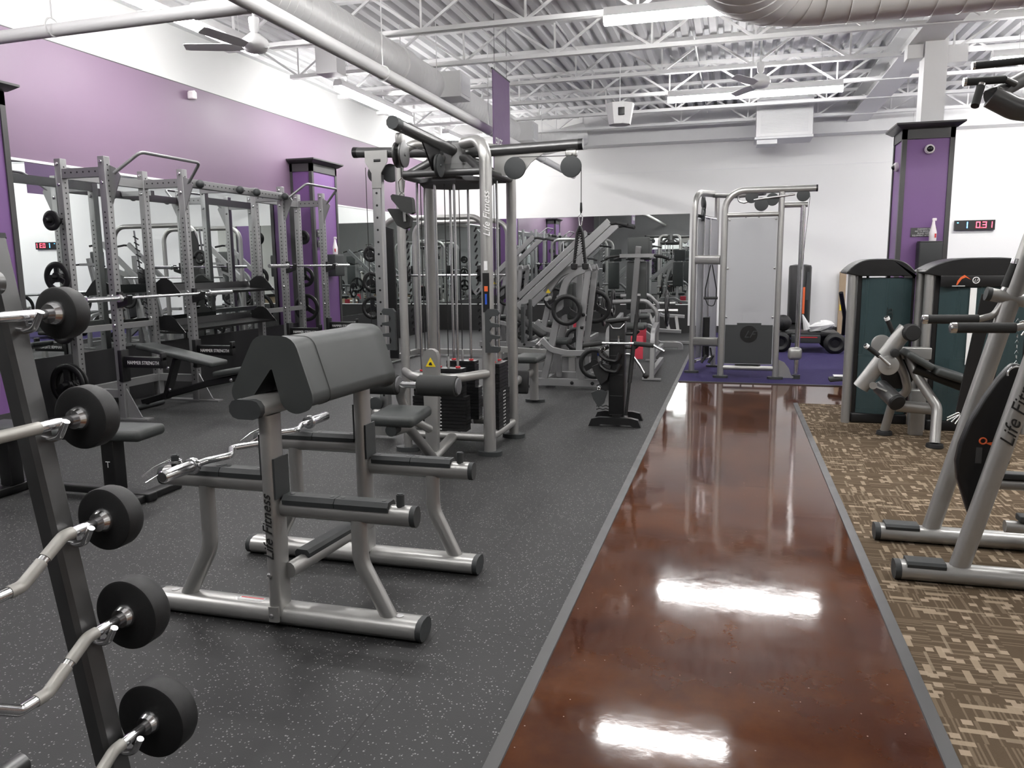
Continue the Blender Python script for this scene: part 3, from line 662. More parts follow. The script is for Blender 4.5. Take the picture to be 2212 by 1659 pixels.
# spring collars hooked on the bar stops
def spring(label, c):
    c = V(c); s = Thing('spring_collar', label, 'collar clip', c, 'spring collars')
    pts = [c+V((.026*math.cos(a), .026*math.sin(a), .0055*a/(2*PI)*1.1)) for a in [i*PI/7 for i in range(36)]]
    s.part('coil', MB().tube(pts, .0028, 0, 8), 'chrome')
    e = pts[-1]; q = pts[0]
    s.part('handle', MB().tube([e, e+V((-.06, -.03, -.03)), e+V((-.11, -.05, -.07))], .0028, 0, 8).tube([q, q+V((-.05, -.07, -.03)), q+V((-.09, -.11, -.06))], .0028, 0, 8), 'chrome')
spring('chrome spring collar dangling from the front left bar stop', (-2.30, S1, .668)); spring('chrome spring collar around the rear left bar stop', (-2.30, S2, .668))
# ================================================================== helpers for gym parts
def pulley(t, c, axis, r=.085, parent=None, th=.03, m='drubber'):
    c = V(c); a = V(axis).normalized()
    t.part('pulley', MB().lathe([(.01, -th/2), (r-.012, -th/2), (r, -th/2+.003), (r-.006, 0), (r, th/2-.003), (r-.012, th/2), (.012, th/2), (.01, th/2+.006)], c, a, 32), m, parent)
def plate_mesh(c, axis, R, th=.035):
    """spoked rubber grip plate as one mesh"""
    c = V(c); a = V(axis).normalized(); S, U = frame(a); mb = MB()
    mb.sweep([c+S*(R-.03)*math.cos(2*PI*i/40)+U*(R-.03)*math.sin(2*PI*i/40) for i in range(40)], stadium(.06, th, 3), up=a, closed=True)
    mb.lathe([(.026, -th/2), (.05, -th/2), (.05, th/2), (.026, th/2)], c, a, 24)
    for k in range(3):
        ang = PI/2+2*PI*k/3; d = S*math.cos(ang)+U*math.sin(ang); mb.bar(c+d*.04, c+d*(R-.05), .07 if R > .17 else .05, th*.6, up=a)
    return mb
def plate(label, c, axis, R, group='weight plates stored on the racks', th=.035):
    c = V(c); o = Thing('weight_plate', label, 'weight plate', c, group)
    o.part('disc', plate_mesh(c, axis, R, th), 'iron'); return o
def weight_stack(t, x0, x1, y0, y1, z0, n, ax=0, side=1):
    """n plates with pale number marks on one side"""
    h = .0285; mb = MB(); lab = MB()
    for i in range(n):
        z = z0+i*h; top = i >= n*.55; s = .03 if top else 0
        mb.box(x0+(s if ax == 0 else 0), x1-(s if ax == 0 else 0), y0+(s if ax else 0), y1-(s if ax else 0), z, z+h-.003)
        if not top:
            for k in (-.024, .012):
                if ax == 0: lab.box((x0*.75+x1*.25)+k, (x0*.75+x1*.25)+k+.018, y0-.002, y0, z+.009, z+.018)
                else: lab.box(x1, x1+.002, (y0+y1)/2+k, (y0+y1)/2+k+.018, z+.009, z+.018)
    p = t.part('weight_stack', mb, 'black'); t.part('weight_numbers', lab, 'label', p)
    cx_, cy_ = (x0+x1)/2, (y0+y1)/2; zt = z0+n*h
    for d in (-.08, .08):
        x, y = (cx_+d, cy_) if ax == 0 else (cx_, cy_+d)
        t.part('guide_rod', MB().cyl((x, y, z0-.05), (x, y, 2.17), .011, 12), 'chrome')
        t.part('bumper', MB().cyl((x, y, zt), (x, y, zt+.012), .02, 14), 'red')
    t.part('cable', MB().cyl((cx_, cy_, zt), (cx_, cy_, 2.17), .004, 6), 'black'); t.part('cable_end', MB().lathe([(.012, 0), (.012, .05), (.006, .09)], (cx_, cy_, zt), (0, 0, 1), 12), 'steel')
# ================================================================== cable tower
t = Thing('cable_tower', 'tall silver four-corner cable tower in the middle of the picture', 'cable machine', (-2.18, 6.13, 0))
C = V((-2.18, 6.13, 0)); post = {}
for k, (x, y, w) in dict(fr=(-1.83, 5.8, .1), br=(-1.82, 6.47, .092), fl=(-2.535, 5.8, .078), bl=(-2.55, 6.47, .09)).items():
    d = V((C.x-x, C.y-y, 0)).normalized(); top = V((x, y, 0))+d*.34+V((0, 0, 2.45))
    p = t.part('post', MB().sweep([(x, y, .03), (x, y, 2.44), top], stadium(w, w*.86), .2, up=d, seg=10), 'silver'); post[k] = p
    t.part('foot', MB().sweep([(x, y, 0), (x, y, .035)], stadium(.2, .13), up=(0, 1, 0)), 'drubber', p)
    t.part('sleeve', MB().sweep([(x, y, .65), (x, y, .85)], stadium(w*1.04, w*.9), up=d), 'silver', p)
# hub
mb = MB(); hz = [C+V((.1*math.cos(a), .1*math.sin(a), 2.18)) for a in [i*PI/4 for i in range(8)]]
t.part('hub', MB().lathe([(.13, 2.17), (.15, 2.25), (.12, 2.3), (.1, 2.46), (.09, 2.48)], C, (0, 0, 1), 8), 'dsilver', smooth=False)
t.part('hub_plate', MB().lathe([(.29, 2.13), (.31, 2.15), (.31, 2.18), (.2, 2.2)], C, (0, 0, 1), 10), 'dgrey', smooth=False)
q = MB()
for a, b in (((-2.5, 5.8), (-1.86, 5.8)), ((-1.83, 5.84), (-1.82, 6.43)), ((-2.52, 6.47), (-1.86, 6.47)), ((-2.54, 5.84), (-2.55, 6.43))):
    t.part('top_rail', MB().cyl((*a, 2.205), (*b, 2.205), .028, 16), 'dsilver')
for a, b in (((-2.5, 5.8), (-1.87, 5.8)), ((-1.83, 5.84), (-1.82, 6.43)), ((-2.52, 6.47), (-1.86, 6.47)), ((-2.54, 5.84), (-2.55, 6.43))):
    t.part('bottom_rail', MB().cyl((*a, .14), (*b, .14), .034, 16), 'silver')
for a in ((-2.5, 5.84), (-1.86, 5.84), (-1.86, 6.43), (-2.5, 6.43)):
    t.part('inner_brace', MB().tube([(*a, 2.2), (a[0]*.45+C.x*.55, a[1]*.45+C.y*.55, 2.33), (C.x, C.y, 2.36)], .03, .1), 'dsilver')
weight_stack(t, -2.36, -2.04, 5.84, 5.95, .17, 18, 0)
weight_stack(t, -1.93, -1.80, 5.96, 6.28, .17, 19, 1)
weight_stack(t, -2.42, -2.1, 6.35, 6.46, .17, 18, 0); weight_stack(t, -2.56, -2.44, 5.98, 6.3, .17, 16, 1)
# right arm
a = t.part('cable_arm', MB().oval([(-2.1, 6.13, 2.39), (-1.175, 6.13, 2.41)], .08, .085), 'dsilver')
t.part('end_cap', MB().oval([(-1.18, 6.13, 2.41), (-1.145, 6.13, 2.411)], .082, .087), 'black', a)
t.part('gusset', MB().prism([(-1.86, 2.37), (-1.4, 2.375), (-1.47, 2.35), (-1.56, 2.29), (-1.63, 2.2), (-1.86, 2.2)], (0, 6.13, 0), (1, 0, 0), (0, 0, 1), (0, .012, 0)), 'silver', a)
pulley(t, (-1.68, 6.09, 2.25), (0, 1, 0), .085); pulley(t, (-1.235, 6.11, 2.245), (0, 1, 0), .082)
t.part('pulley_bracket', MB().rbox((-1.235, 6.13, 2.345), (.09, .06, .05), .012).cyl((-1.235, 6.09, 2.34), (-1.235, 6.17, 2.34), .012, 10), 'silver')
t.part('cable', MB().cyl((-1.68, 6.1, 2.335), (-1.235, 6.1, 2.325), .003, 6), 'black'); t.part('cable', MB().tube([(-1.155, 6.11, 2.23), (-1.155, 6.11, 1.95)], .003), 'black')
# front arm
a = t.part('cable_arm', MB().sweep([(-2.18, 6.22, 2.2), (-2.18, 6.12, 2.4), (-2.18, 4.98, 2.43)], stadium(.085, .085), .08), 'dsilver')
t.part('end_cap', MB().sweep([(-2.18, 4.985, 2.43), (-2.18, 4.9, 2.432)], stadium(.09, .09)), 'drubber', a)
t.part('gusset', MB().prism([(5.75, 2.37), (5.4, 2.39), (5.5, 2.3), (5.6, 2.2), (5.75, 2.2)], (-2.18, 0, 0), (0, 1, 0), (0, 0, 1), (.012, 0, 0)), 'black', a)
for dx in (-.022, .022): pulley(t, (-2.18+dx, 5.02, 2.24), (1, 0, 0), .085, th=.02, m='dsilver')
pulley(t, (-2.15, 5.66, 2.24), (1, 0, 0), .085)
t.part('pulley_bracket', MB().rbox((-2.18, 5.02, 2.34), (.05, .08, .08), .015), 'silver'); t.part('cable', MB().cyl((-2.18, 5.02, 2.155), (-2.18, 5.02, 2.09), .003, 6), 'black')
t.part('cable', MB().cyl((-2.18, 5.05, 2.32), (-2.18, 5.66, 2.325), .003, 6), 'black')
t.part('cable', MB().tube([(-2.93, 6.02, 2.3), (-2.93, 6.02, .5)], .003), 'black')
# left arm and perforated column
a = t.part('cable_arm', MB().cyl((-2.2, 6.13, 2.4), (-3.05, 6.13, 2.44), .042, 20), 'dsilver'); t.part('end_cap', MB().cyl((-3.045, 6.13, 2.44), (-3.085, 6.13, 2.441), .044, 20), 'black', a)
t.part('yoke', MB().prism([(-.1, .02), (.1, .02), (.1, -.07), (.04, -.16), (.04, -.28), (-.045, -.28), (-.045, -.16), (-.1, -.07)], (-2.86, 6.08, 2.42), (1, 0, 0), (0, 0, 1), (0, .01, 0)), 'silver', a)
col = t.part('pulley_column', MB().sweep([(-2.87, 6.12, .08), (-2.87, 6.12, 2.25)], rect(.085, .07, .25), up=(0, 1, 0)), 'steel')
mb = MB()
for i in range(19): mb.cyl((-2.87, 6.083, .4+.1*i), (-2.87, 6.086, .4+.1*i), .0095, 10)
t.part('pin_holes', mb, 'black', col)
t.part('pulley_carriage', MB().rbox((-2.9, 6.07, .24), (.13, .1, .1), .03), 'silver'); pulley(t, (-2.93, 6.05, .33), (0, 1, 0), .06)
t.part('base_plate', MB().prism([(-.24, 0), (.12, 0), (.12, .1), (.02, .3), (-.1, .34), (-.22, .26)], (-2.95, 6.2, .02), (1, 0, 0), (0, 0, 1), (0, .012, 0)), 'silver', col)
t.part('bottom_tube', MB().cyl((-2.9, 6.13, .1), (-2.55, 6.13, .13), .03), 'silver')
pulley(t, (-2.79, 6.2, 2.27), (0, 1, 0), .075); pulley(t, (-2.92, 6.2, 2.27), (0, 1, 0), .075)
t.part('yoke_slot', MB().oval([(-2.88, 6.073, 2.36), (-2.82, 6.073, 2.36)], .004, .022, up=(0, 0, 1)), 'black', a)
# front curved bar with warning tongue
t.part('front_bow', MB().sweep([(-2.53, 5.77, .66), (-2.36, 5.52, .655), (-2.0, 5.5, .655), (-1.83, 5.77, .66)], stadium(.05, .07), .14, seg=8), 'silver')
tg = t.part('tongue_plate', MB().prism([(-.05, -.72), (.035, -.72), (.062, -.12), (.062, .04), (.05, .085), (.02, .105), (-.02, .105), (-.05, .085), (-.062, .04), (-.062, -.12)], (-2.16, 5.42, .78), (1, 0, 0), (0, 0, 1), (0, .055, 0)), 'silver')
t.part('warning_sticker', MB().prism([(-.04, -.035), (.04, -.035), (0, .035)], (-2.155, 5.3905, .79), (1, 0, 0), (0, 0, 1), (0, .002, 0)), 'yellow', tg)
t.part('warning_sticker', MB().prism([(-.015, -.015), (.015, -.015), (.006, .008), (-.008, .004)], (-2.155, 5.389, .782), (1, 0, 0), (0, 0, 1), (0, .002, 0)), 'inkblack', tg)
# post details
P = post['fr']
t.text('Life Fitness', (-1.812, 5.752, 1.88), (0, 0, 1), (-1, 0, 0), .075, 'label', P, 'logo', .35)
t.part('placard', MB().box(-1.853, -1.8, 5.751, 5.755, 1.14, 1.44), 'black', P); t.part('placard_print', MB().box(-1.84, -1.812, 5.749, 5.751, 1.3, 1.34), 'orange', P); t.part('placard_print', MB().box(-1.835, -1.82, 5.749, 5.751, 1.2, 1.28), 'blue', P)
t.part('sticker', MB().box(-1.84, -1.812, 5.751, 5.755, 1.46, 1.53), 'label', P)
rk = [(0, -.17), (.1, -.17), (.115, -.15), (.115, -.125), (.045, -.12), (.035, -.09), (.05, -.065), (.115, -.06), (.115, -.04), (.045, -.03), (.035, 0), (.05, .025), (.115, .03), (.115, .05), (.05, .06), (.035, .085), (.05, .11), (.1, .115), (.115, .14), (.1, .165), (.02, .165), (0, .14)]
t.part('accessory_rack', MB().prism(rk, (-1.83, 5.735, 1.0), (1, 0, 0), (0, 0, 1), (0, .03, 0)), 'drubber', P)
t.part('accessory_rack', MB().prism([(-a_, b_) for a_, b_ in rk], (-2.6, 5.78, 1.0), (1, 0, 0), (0, 0, 1), (0, .03, 0)), 'drubber', post['fl'])
t.part('accessory_rack', MB().prism(rk, (-1.74, 6.5, 1.0), (0, 1, 0), (0, 0, 1), (.03, 0, 0)), 'drubber', post['br'])
t.part('corner_pad', MB().rbox((-1.72, 6.7, 1.02), (.03, .04, .36), .012), 'drubber')
# lat seat
st = t.part('seat', MB().rbox((-2.14, 4.78, .5), (.33, .36, .075), .03, Matrix.Rotation(.06, 3, 'X'), 4), 'pad')
t.part('seat_cap', MB().cyl((-2.14, 4.62, .43), (-2.14, 4.7, .43), .04, 16), 'drubber', st)
t.part('seat_stem', MB().tube([(-2.14, 4.66, .42), (-2.14, 4.9, .4), (-2.13, 5.35, .06)], .035, .1), 'silver')
t.part('roller_stem', MB().tube([(-2.2, 4.98, .68), (-2.25, 5.02, .6), (-2.22, 5.1, .42), (-2.14, 5.3, .3)], .03, .12), 'silver')
for x0, x1 in ((-2.5, -2.24), (-2.08, -1.8)):
    r = t.part('foam_roller', MB().lathe([(.02, 0), (.066, .0), (.073, .008), (.073, x1-x0-.008), (.066, x1-x0), (.02, x1-x0)], (x0, 4.98, .68), (1, 0, 0), 28), 'foam')
    t.part('end_cap', MB().lathe([(.055, 0), (.06, .004), (.055, .014), (.02, .018)], (x1, 4.98, .68), (1, 0, 0), 24), 'dgrey', r)
t.part('roller_axle', MB().cyl((-2.26, 4.98, .68), (-2.06, 4.98, .68), .022, 18).cyl((-2.24, 4.98, .68), (-2.225, 4.98, .68), .036, 18).cyl((-2.095, 4.98, .68), (-2.08, 4.98, .68), .036, 18), 'chrome')
t.part('seat_rail', MB().oval([(-2.14, 5.8, .14), (-2.14, 5.3, .06)], .09, .06), 'silver')
# low row seat behind
t.part('row_rail', MB().oval([(-2.1, 6.5, .3), (-2.1, 8.3, .34)], .07, .09), 'silver')
t.part('row_seat', MB().rbox((-2.1, 8.12, .5), (.28, .44, .07), .03, None, 4), 'pad'); t.part('row_leg', MB().sweep([(-2.07, 8.2, .03), (-2.07, 8.2, .45)], stadium(.1, .06), up=(0, 1, 0)), 'silver')
t.part('row_foot', MB().sweep([(-2.07, 8.25, 0), (-2.07, 8.25, .03)], stadium(.22, .1), up=(0, 1, 0)), 'drubber')
t.part('row_footrest', MB().rbox((-2.13, 7.7, .3), (.26, .06, .24), .02, Matrix.Rotation(-.2, 3, 'X')), 'rubber')
# rope and double handle hanging on the tower
def carabiner(t, c, h=.09, w=.04, parent=None):
    c = V(c); t.part('carabiner', MB().sweep([c+V((0, 0, h/2)), c+V((w/2, 0, h/4)), c+V((w*.3, 0, -h*.42)), c+V((0, 0, -h/2)), c+V((-w*.3, 0, -h*.42)), c+V((-w/2, 0, h/4))], circ(.0045, n=8), closed=True, up=(0, 1, 0)), 'chrome', parent)
r = Thing('triceps_rope', 'black triceps rope hanging from the right arm of the cable tower', 'rope', (-1.155, 6.11, 1.48))
r.part('cable_stop', MB().lathe([(.006, 0), (.01, .02), (.008, .08)], (-1.155, 6.11, 1.89), (0, 0, 1), 10), 'black'); carabiner(r, (-1.16, 6.11, 1.84), .1, .03)
for s in (-1, 1):
    top = V((-1.165, 6.11, 1.79)); bot = V((-1.165+s*.045, 6.11, 1.5)); mb = MB()
    mb.tube([top, top+V((s*.02, 0, -.05)), bot], .0125, .04)
    n_ = 13
    for i in range(n_): c = top.lerp(bot, .12+.85*i/n_); mb.torus(c, (bot-top).normalized()+V((.5, 0, 0)), .0125, .004, 10, 5)
    p = r.part('rope_strand', mb, 'black'); r.part('rope_end', MB().lathe([(.014, 0), (.026, .008), (.028, .03), (.028, .045), (.02, .05)], bot-V((0, 0, .045)), (0, 0, 1), 18), 'rubber', p)
h = Thing('double_row_handle', 'black foam double row handle hanging from the front arm of the tower', 'cable handle', (-2.18, 5.02, 1.85))
carabiner(h, (-2.18, 5.02, 2.04), .1, .045); h.part('ring', MB().torus((-2.18, 5.02, 1.975), (0, 1, 0), .016, .004, 16, 6), 'chrome')
h.part('paddle', MB().prism([(-.055, .075), (-.04, .085), (.09, .06), (.1, .045), (.105, -.04), (.085, -.05), (.02, -.03), (-.05, .05)], (-2.19, 5.0, 1.895), (1, 0, 0), (0, 0, 1), (0, .05, 0)), 'foam')
h.part('paddle', MB().prism([(-.1, .06), (-.085, .065), (.0, .06), (.07, 0), (.06, -.06), (.02, -.075), (-.03, -.05)], (-2.2, 5.06, 1.825), (1, 0, 0), (0, 0, 1), (0, .05, 0)), 'foam')
h.part('link_bar', MB().tube([(-2.18, 5.03, 1.96), (-2.17, 5.03, 1.8)], .009), 'steel')
# ================================================================== power racks
def holes(mb, x, y, z0, z1, axis, step=.05, r=.0085):
    z = z0
    while z < z1:
        if axis == 'x': mb.cyl((x, y, z), (x+.0015, y, z), r, 8)
        else: mb.cyl((x, y, z), (x, y-.0015, z), r, 8)
        z += step
    return mb
def power_rack(label, y0, y1, xf=-5.89, xb=-6.41):
    t = Thing('power_rack', label, 'power rack', ((xf+xb)/2, (y0+y1)/2, 0), 'grey power racks')
    s = .078
    for x in (xf, xb):
        for y in (y0, y1):
            p = t.part('upright', MB().box(x-s/2, x+s/2, y-s/2, y+s/2, 0, 2.58, .006), 'rackgrey')
            h = MB(); holes(h, x+s/2, y, .35, 2.5, 'x'); holes(h, x, y-s/2, .25, .4, 'y'); holes(h, x-.0, y-s/2, .75, 2.1, 'y')
            t.part('adjustment_holes', h, 'black', p)
            t.part('bolts', MB().lathe([(.018, 0), (.018, .008), (.01, .014)], (x, y-s/2, 2.53), (0, -1, 0), 10).lathe([(.018, 0), (.018, .008), (.01, .014)], (x, y-s/2, 2.33), (0, -1, 0), 10).lathe([(.018, 0), (.018, .008), (.01, .014)], (x, y-s/2, 1.24), (0, -1, 0), 10).lathe([(.018, 0), (.018, .008), (.01, .014)], (x, y-s/2, .95), (0, -1, 0), 10), 'chrome', p)
    for y in (y0, y1):
        b = t.part('top_beam', MB().box(xb+s/2, xf-s/2, y-.032, y+.032, 2.39, 2.48), 'rackgrey'); hb = MB()
        for i in range(6): hb.cyl((xb+.08+i*.072, y-.032, 2.44), (xb+.08+i*.072, y-.0335, 2.44), .009, 8)
        t.part('adjustment_holes', hb, 'black', b)
        t.part('floor_plate', MB().box(xb-.12, xf+.3, y-.05, y+.05, .0, .016), 'rackgrey')
        t.part('floor_beam', MB().box(xb, xf, y-.03, y+.03, .22, .3), 'rackgrey')
        t.part('foot_gusset', MB().prism([(xf+.03, .015), (xf+.24, .015), (xf+.2, .03), (xf+.035, .32), (xf+.0, .34)], (0, y, 0), (1, 0, 0), (0, 0, 1), (0, .012, 0)), 'rackgrey')
        t.part('bar_gusset', MB().prism([(xf+.035, 2.5), (xf+.11, 2.47), (xf+.16, 2.4), (xf+.035, 2.12)], (0, y+(.03 if y == y0 else -.03), 0), (1, 0, 0), (0, 0, 1), (0, .01, 0)), 'rackgrey')
    t.part('rear_beam', MB().box(xb-.032, xb+.032, y0, y1, 2.39, 2.48), 'rackgrey'); t.part('rear_beam', MB().box(xb-.032, xb+.032, y0, y1, .22, .3), 'rackgrey')
    t.part('rear_shelf_beam', MB().box(xb-.03, xb+.03, y0, y1, .86, .92), 'rackgrey')
    t.part('pull_up_bar', MB().tube([(xf+.09, y0+.02, 2.42), (xf+.33, y0+.12, 2.62), (xf+.33, y1-.12, 2.62), (xf+.09, y1-.02, 2.42)], .0165, .07), 'rackgrey')
    # barbell cradles and spotter arms
    return t
def jhook(t, y, z, xf=-5.89):
    t.part('bar_cradle', MB().prism([(0, -.07), (.12, -.03), (.14, .05), (.12, .06), (.09, 0), (.03, -.01), (.03, .09), (0, .09)], (xf+.04, y, z), (1, 0, 0), (0, 0, 1), (0, .06, 0)), 'black')
def spotter(t, y, z, xf=-5.89, L=.52, text=True):
    a = t.part('spotter_arm', MB().box(xf+.04, xf+L, y-.03, y+.03, z-.055, z+.055, .006).box(xf+.01, xf+.06, y-.055, y+.05, z-.2, z+.12, .006).box(xf+L-.03, xf+L, y-.032, y+.032, z+.02, z+.1, .004), 'black')
    if text: t.text('HAMMER STRENGTH', ((2*xf+.06+L)/2, y-.032, z-.005), (1, 0, 0), (0, 0, 1), .05, 'label', a, 'lettering', 0, .001, sx=.8)
def horn(t, c, axis, L=.16):
    c = V(c); t.part('plate_horn', MB().cyl(c, c+V(axis)*L, .0245, 16).cyl(c, c+V(axis)*.02, .035, 16), 'black')
R1 = power_rack('near grey power rack with a barbell and a black bench in it', 6.42, 7.54)
for y in (6.42, 7.54): jhook(R1, y-.0, 1.19); spotter(R1, y, .585)
for z in (1.98, 1.43, .92, .35): horn(R1, (-6.45, 6.38, z), (0, -1, 0), .17)
R2 = power_rack('far grey power rack beside the purple wall column', 9.6, 10.7, -5.95, -6.36)
for y in (9.6, 10.7): jhook(R2, y, 1.49, -5.95); spotter(R2, y, .62, -5.95)
for z in (1.95, 1.35, .88): horn(R2, (-6.36, 10.74, z), (0, 1, 0), .17)
lb = ['small plate on the top horn of the near rack', 'spoked plate on the second horn of the near rack', 'large spoked plate on the third horn of the near rack', 'largest spoked plate low on the near rack']
for (z, r), l in zip(((1.98, .1), (1.43, .155), (.92, .16), (.35, .215)), lb): plate(l, (-6.45, 6.29, z), (0, 1, 0), r)
plate('second spoked plate behind the largest low on the near rack', (-6.45, 6.34, .35), (0, 1, 0), .215)
for (z, r), l in zip(((1.95, .11), (1.35, .155), (.88, .215)), ('small plate high on the far rack in front of the column', 'mid size plate on the far rack', 'big plate low on the far rack')): plate(l, (-6.36, 10.83, z), (0, 1, 0), r)
# connecting beam with ball grips and two storage trays between the racks
t = Thing('rack_bridge', 'perforated bridge beam with round ball grips joining the two racks', 'beam', (-5.9, 8.57, 2.39))
t.part('beam', MB().box(-5.94, -5.87, 7.585, 9.555, 2.4, 2.49, .004), 'rackgrey'); hb = MB()
for i in range(24): hb.cyl((-5.87, 7.68+.076*i, 2.445), (-5.8685, 7.68+.076*i, 2.445), .009, 8)
t.part('adjustment_holes', hb, 'black')
for y in (7.75, 8.5, 8.85, 9.5): t.part('ball_grip', MB().ball((-5.82, y, 2.44), .048), 'drubber')
t.part('ceiling_strut', MB().box(-6.4, -5.94, 8.5, 8.56, 2.42, 2.48), 'rackgrey')
for z, l in ((1.22, 'upper black storage tray between the two racks'), (.8, 'lower black storage tray between the two racks')):
    t = Thing('storage_tray', l, 'tray', (-6.3, 8.57, z), 'black trays between the racks')
    t.part('tray', MB().prism([(-6.48, .0), (-6.1, -.03), (-6.08, .0), (-6.1, -.01), (-6.46, .02), (-6.48, .1)], (0, 8.57, z), (1, 0, 0), (0, 0, 1), (0, 1.9, 0)), 'black')
    for y in (7.63, 9.51): t.part('end_bracket', MB().prism([(-6.45, .0), (-6.06, -.03), (-6.2, .13), (-6.26, .17), (-6.34, .17), (-6.45, .1)], (0, y, z), (1, 0, 0), (0, 0, 1), (0, .012, 0)), 'black')
# barbells
def barbell(label, x, ya, yb, z):
    b = Thing('barbell', label, 'barbell', (x, (ya+yb)/2, z), 'straight chrome barbells on the racks')
    b.part('shaft', MB().cyl((x, ya+.4, z), (x, yb-.4, z), .0145, 16), 'chrome')
    for s, e in ((1, ya), (-1, yb)):
        b.part('sleeve', MB().cyl((x, e, z), (x, e+s*.4, z), .025, 20), 'chrome'); b.part('sleeve_collar', MB().cyl((x, e+s*.4, z), (x, e+s*.43, z), .036, 20), 'steel')
barbell('long chrome barbell racked on the near power rack', -5.75, 5.9, 8.09, 1.22); barbell('chrome barbell racked on the far power rack', -5.83, 9.05, 11.25, 1.52)
# adjustable bench in the near rack
t = Thing('adjustable_bench', 'black adjustable bench running out of the near power rack', 'bench', (-5.5, 6.98, 0), 'black benches')
y = 6.98
t.part('main_rail', MB().sweep([(-6.15, y, .07), (-5.3, y, .3), (-4.9, y, .38)], rect(.07, .07, .3), .2), 'black')
t.part('back_pad', MB().rbox((-5.62, y, .60), (.95, .28, .055), .02, Matrix.Rotation(.19, 3, 'Y')), 'pad')
t.part('seat_pad', MB().rbox((-4.98, y, .44), (.38, .25, .06), .02, Matrix.Rotation(-.16, 3, 'Y')), 'pad')
t.part('support_ladder', MB().bar((-5.85, y, .12), (-5.68, y, .55), .1, .04), 'black')
lg = t.part('front_leg', MB().sweep([(-4.84, y, .02), (-4.9, y, .4)], stadium(.1, .06), up=(0, 1, 0)), 'drubber')
t.text('TORQUE', (-4.865, y-.033, .26), (.1, 0, -1), (1, 0, .1), .03, 'label', lg, 'lettering')
t.part('front_foot', MB().sweep([(-4.84, y-.2, .012), (-4.84, y+.2, .012)], stadium(.1, .024)), 'drubber'); t.part('rear_foot', MB().sweep([(-6.12, y-.25, .03), (-6.12, y+.25, .03)], stadium(.07, .05)), 'drubber')
t.part('bolts', MB().lathe([(.02, 0), (.02, .01), (.01, .016)], (-5.0, y-.04, .35), (0, -1, 0), 10).lathe([(.02, 0), (.02, .01), (.01, .016)], (-5.78, y-.03, .45), (0, -1, 0), 10).lathe([(.02, 0), (.02, .01), (.01, .016)], (-5.78, y-.03, .22), (0, -1, 0), 10), 'chrome')
t.part('hand_bar', MB().cyl((-4.75, y, .5), (-4.55, y, .53), .02, 12), 'drubber')
# flat bench at left
t = Thing('flat_bench', 'black flat bench half hidden behind the slanted barbell rack', 'bench', (-4.1, 4.1, 0), 'black benches')
t.part('pad', MB().rbox((-4.24, 4.1, .445), (1.25, .3, .075), .03, Matrix.Rotation(.1, 3, 'Z')), 'pad')
t.part('leg', MB().box(-4.75, -4.65, 4.0, 4.1, .06, .41, .006), 'black'); lg = t.part('leg', MB().box(-3.94, -3.84, 4.05, 4.15, .06, .41, .006), 'black')
t.text('T', (-3.89, 4.048, .24), (1, 0, 0), (0, 0, 1), .06, 'label', lg)
t.part('foot', MB().box(-3.95, -3.6, 4.06, 4.14, .0, .06, .01).box(-4.6, -3.85, 4.06, 4.14, .03, .08, .01).box(-4.74, -4.66, 3.8, 4.3, 0, .06, .01).box(-3.72, -3.63, 3.78, 4.42, 0, .05, .01), 'black')
t.part('bolts', MB().lathe([(.02, 0), (.02, .012), (.01, .02)], (-3.83, 4.03, .06), (0, 0, 1), 10).lathe([(.02, 0), (.02, .012), (.01, .02)], (-3.97, 4.03, .06), (0, 0, 1), 10), 'chrome')
# ================================================================== functional trainer on the turf
t = Thing('functional_trainer', 'silver functional trainer with frosted shrouds standing on the purple turf', 'cable machine', (.1, 10.9, 0))
Y0 = 10.5
t.part('front_frame', MB().sweep([(-.13, Y0, .03), (-.13, Y0, 2.39), (.95, Y0, 2.39)], stadium(.085, .075), .24, up=(0, 1, 0), seg=10), 'silver')
t.part('front_frame', MB().sweep([(.55, Y0, .03), (.55, Y0, 2.36)], stadium(.075, .07), up=(0, 1, 0)), 'silver')
t.part('end_cap', MB().sweep([(.945, Y0, 2.39), (.965, Y0, 2.39)], stadium(.087, .078), up=(0, 1, 0)), 'black')
t.part('cross_rail', MB().cyl((-.1, Y0, 2.09), (.52, Y0, 2.09), .03), 'silver'); t.part('cross_rail', MB().cyl((-.1, Y0, .14), (.52, Y0, .14), .032), 'silver')
for x in (-.13, .55): t.part('foot', MB().sweep([(x, Y0-.02, .008), (x, Y0-.02, .035)], stadium(.2, .12), up=(0, 1, 0)), 'drubber')
s = t.part('shroud', MB().box(-.09, .51, Y0-.02, Y0-.012, .19, 2.05), 'frost')
t.part('shroud_print', MB().box(-.085, .5, Y0-.0225, Y0-.021, .2, .7).box(.06, .36, Y0-.0225, Y0-.021, .7, .725), 'drubber', s)
lgm = MB().cyl((.21, Y0-.024, .58), (.21, Y0-.0225, .58), .11, 32); lo = t.part('logo_disc', lgm, 'black', s)
t.text('LF', (.21, Y0-.025, .575), (1, 0, 0), (0, 0, 1), .13, 'drubber', s, 'logo', .5)
t.part('bolts', MB().lathe([(.012, 0), (.014, .01), (.006, .016)], (-.075, Y0-.02, 1.42), (0, -1, 0), 8).lathe([(.012, 0), (.014, .01), (.006, .016)], (.495, Y0-.02, 1.42), (0, -1, 0), 8).lathe([(.012, 0), (.014, .01), (.006, .016)], (-.075, Y0-.02, .8), (0, -1, 0), 8).lathe([(.012, 0), (.014, .01), (.006, .016)], (.495, Y0-.02, .8), (0, -1, 0), 8).lathe([(.012, 0), (.014, .01), (.006, .016)], (-.07, Y0-.02, 2.03), (0, -1, 0), 8).lathe([(.012, 0), (.014, .01), (.006, .016)], (.49, Y0-.02, 2.03), (0, -1, 0), 8), 'steel')
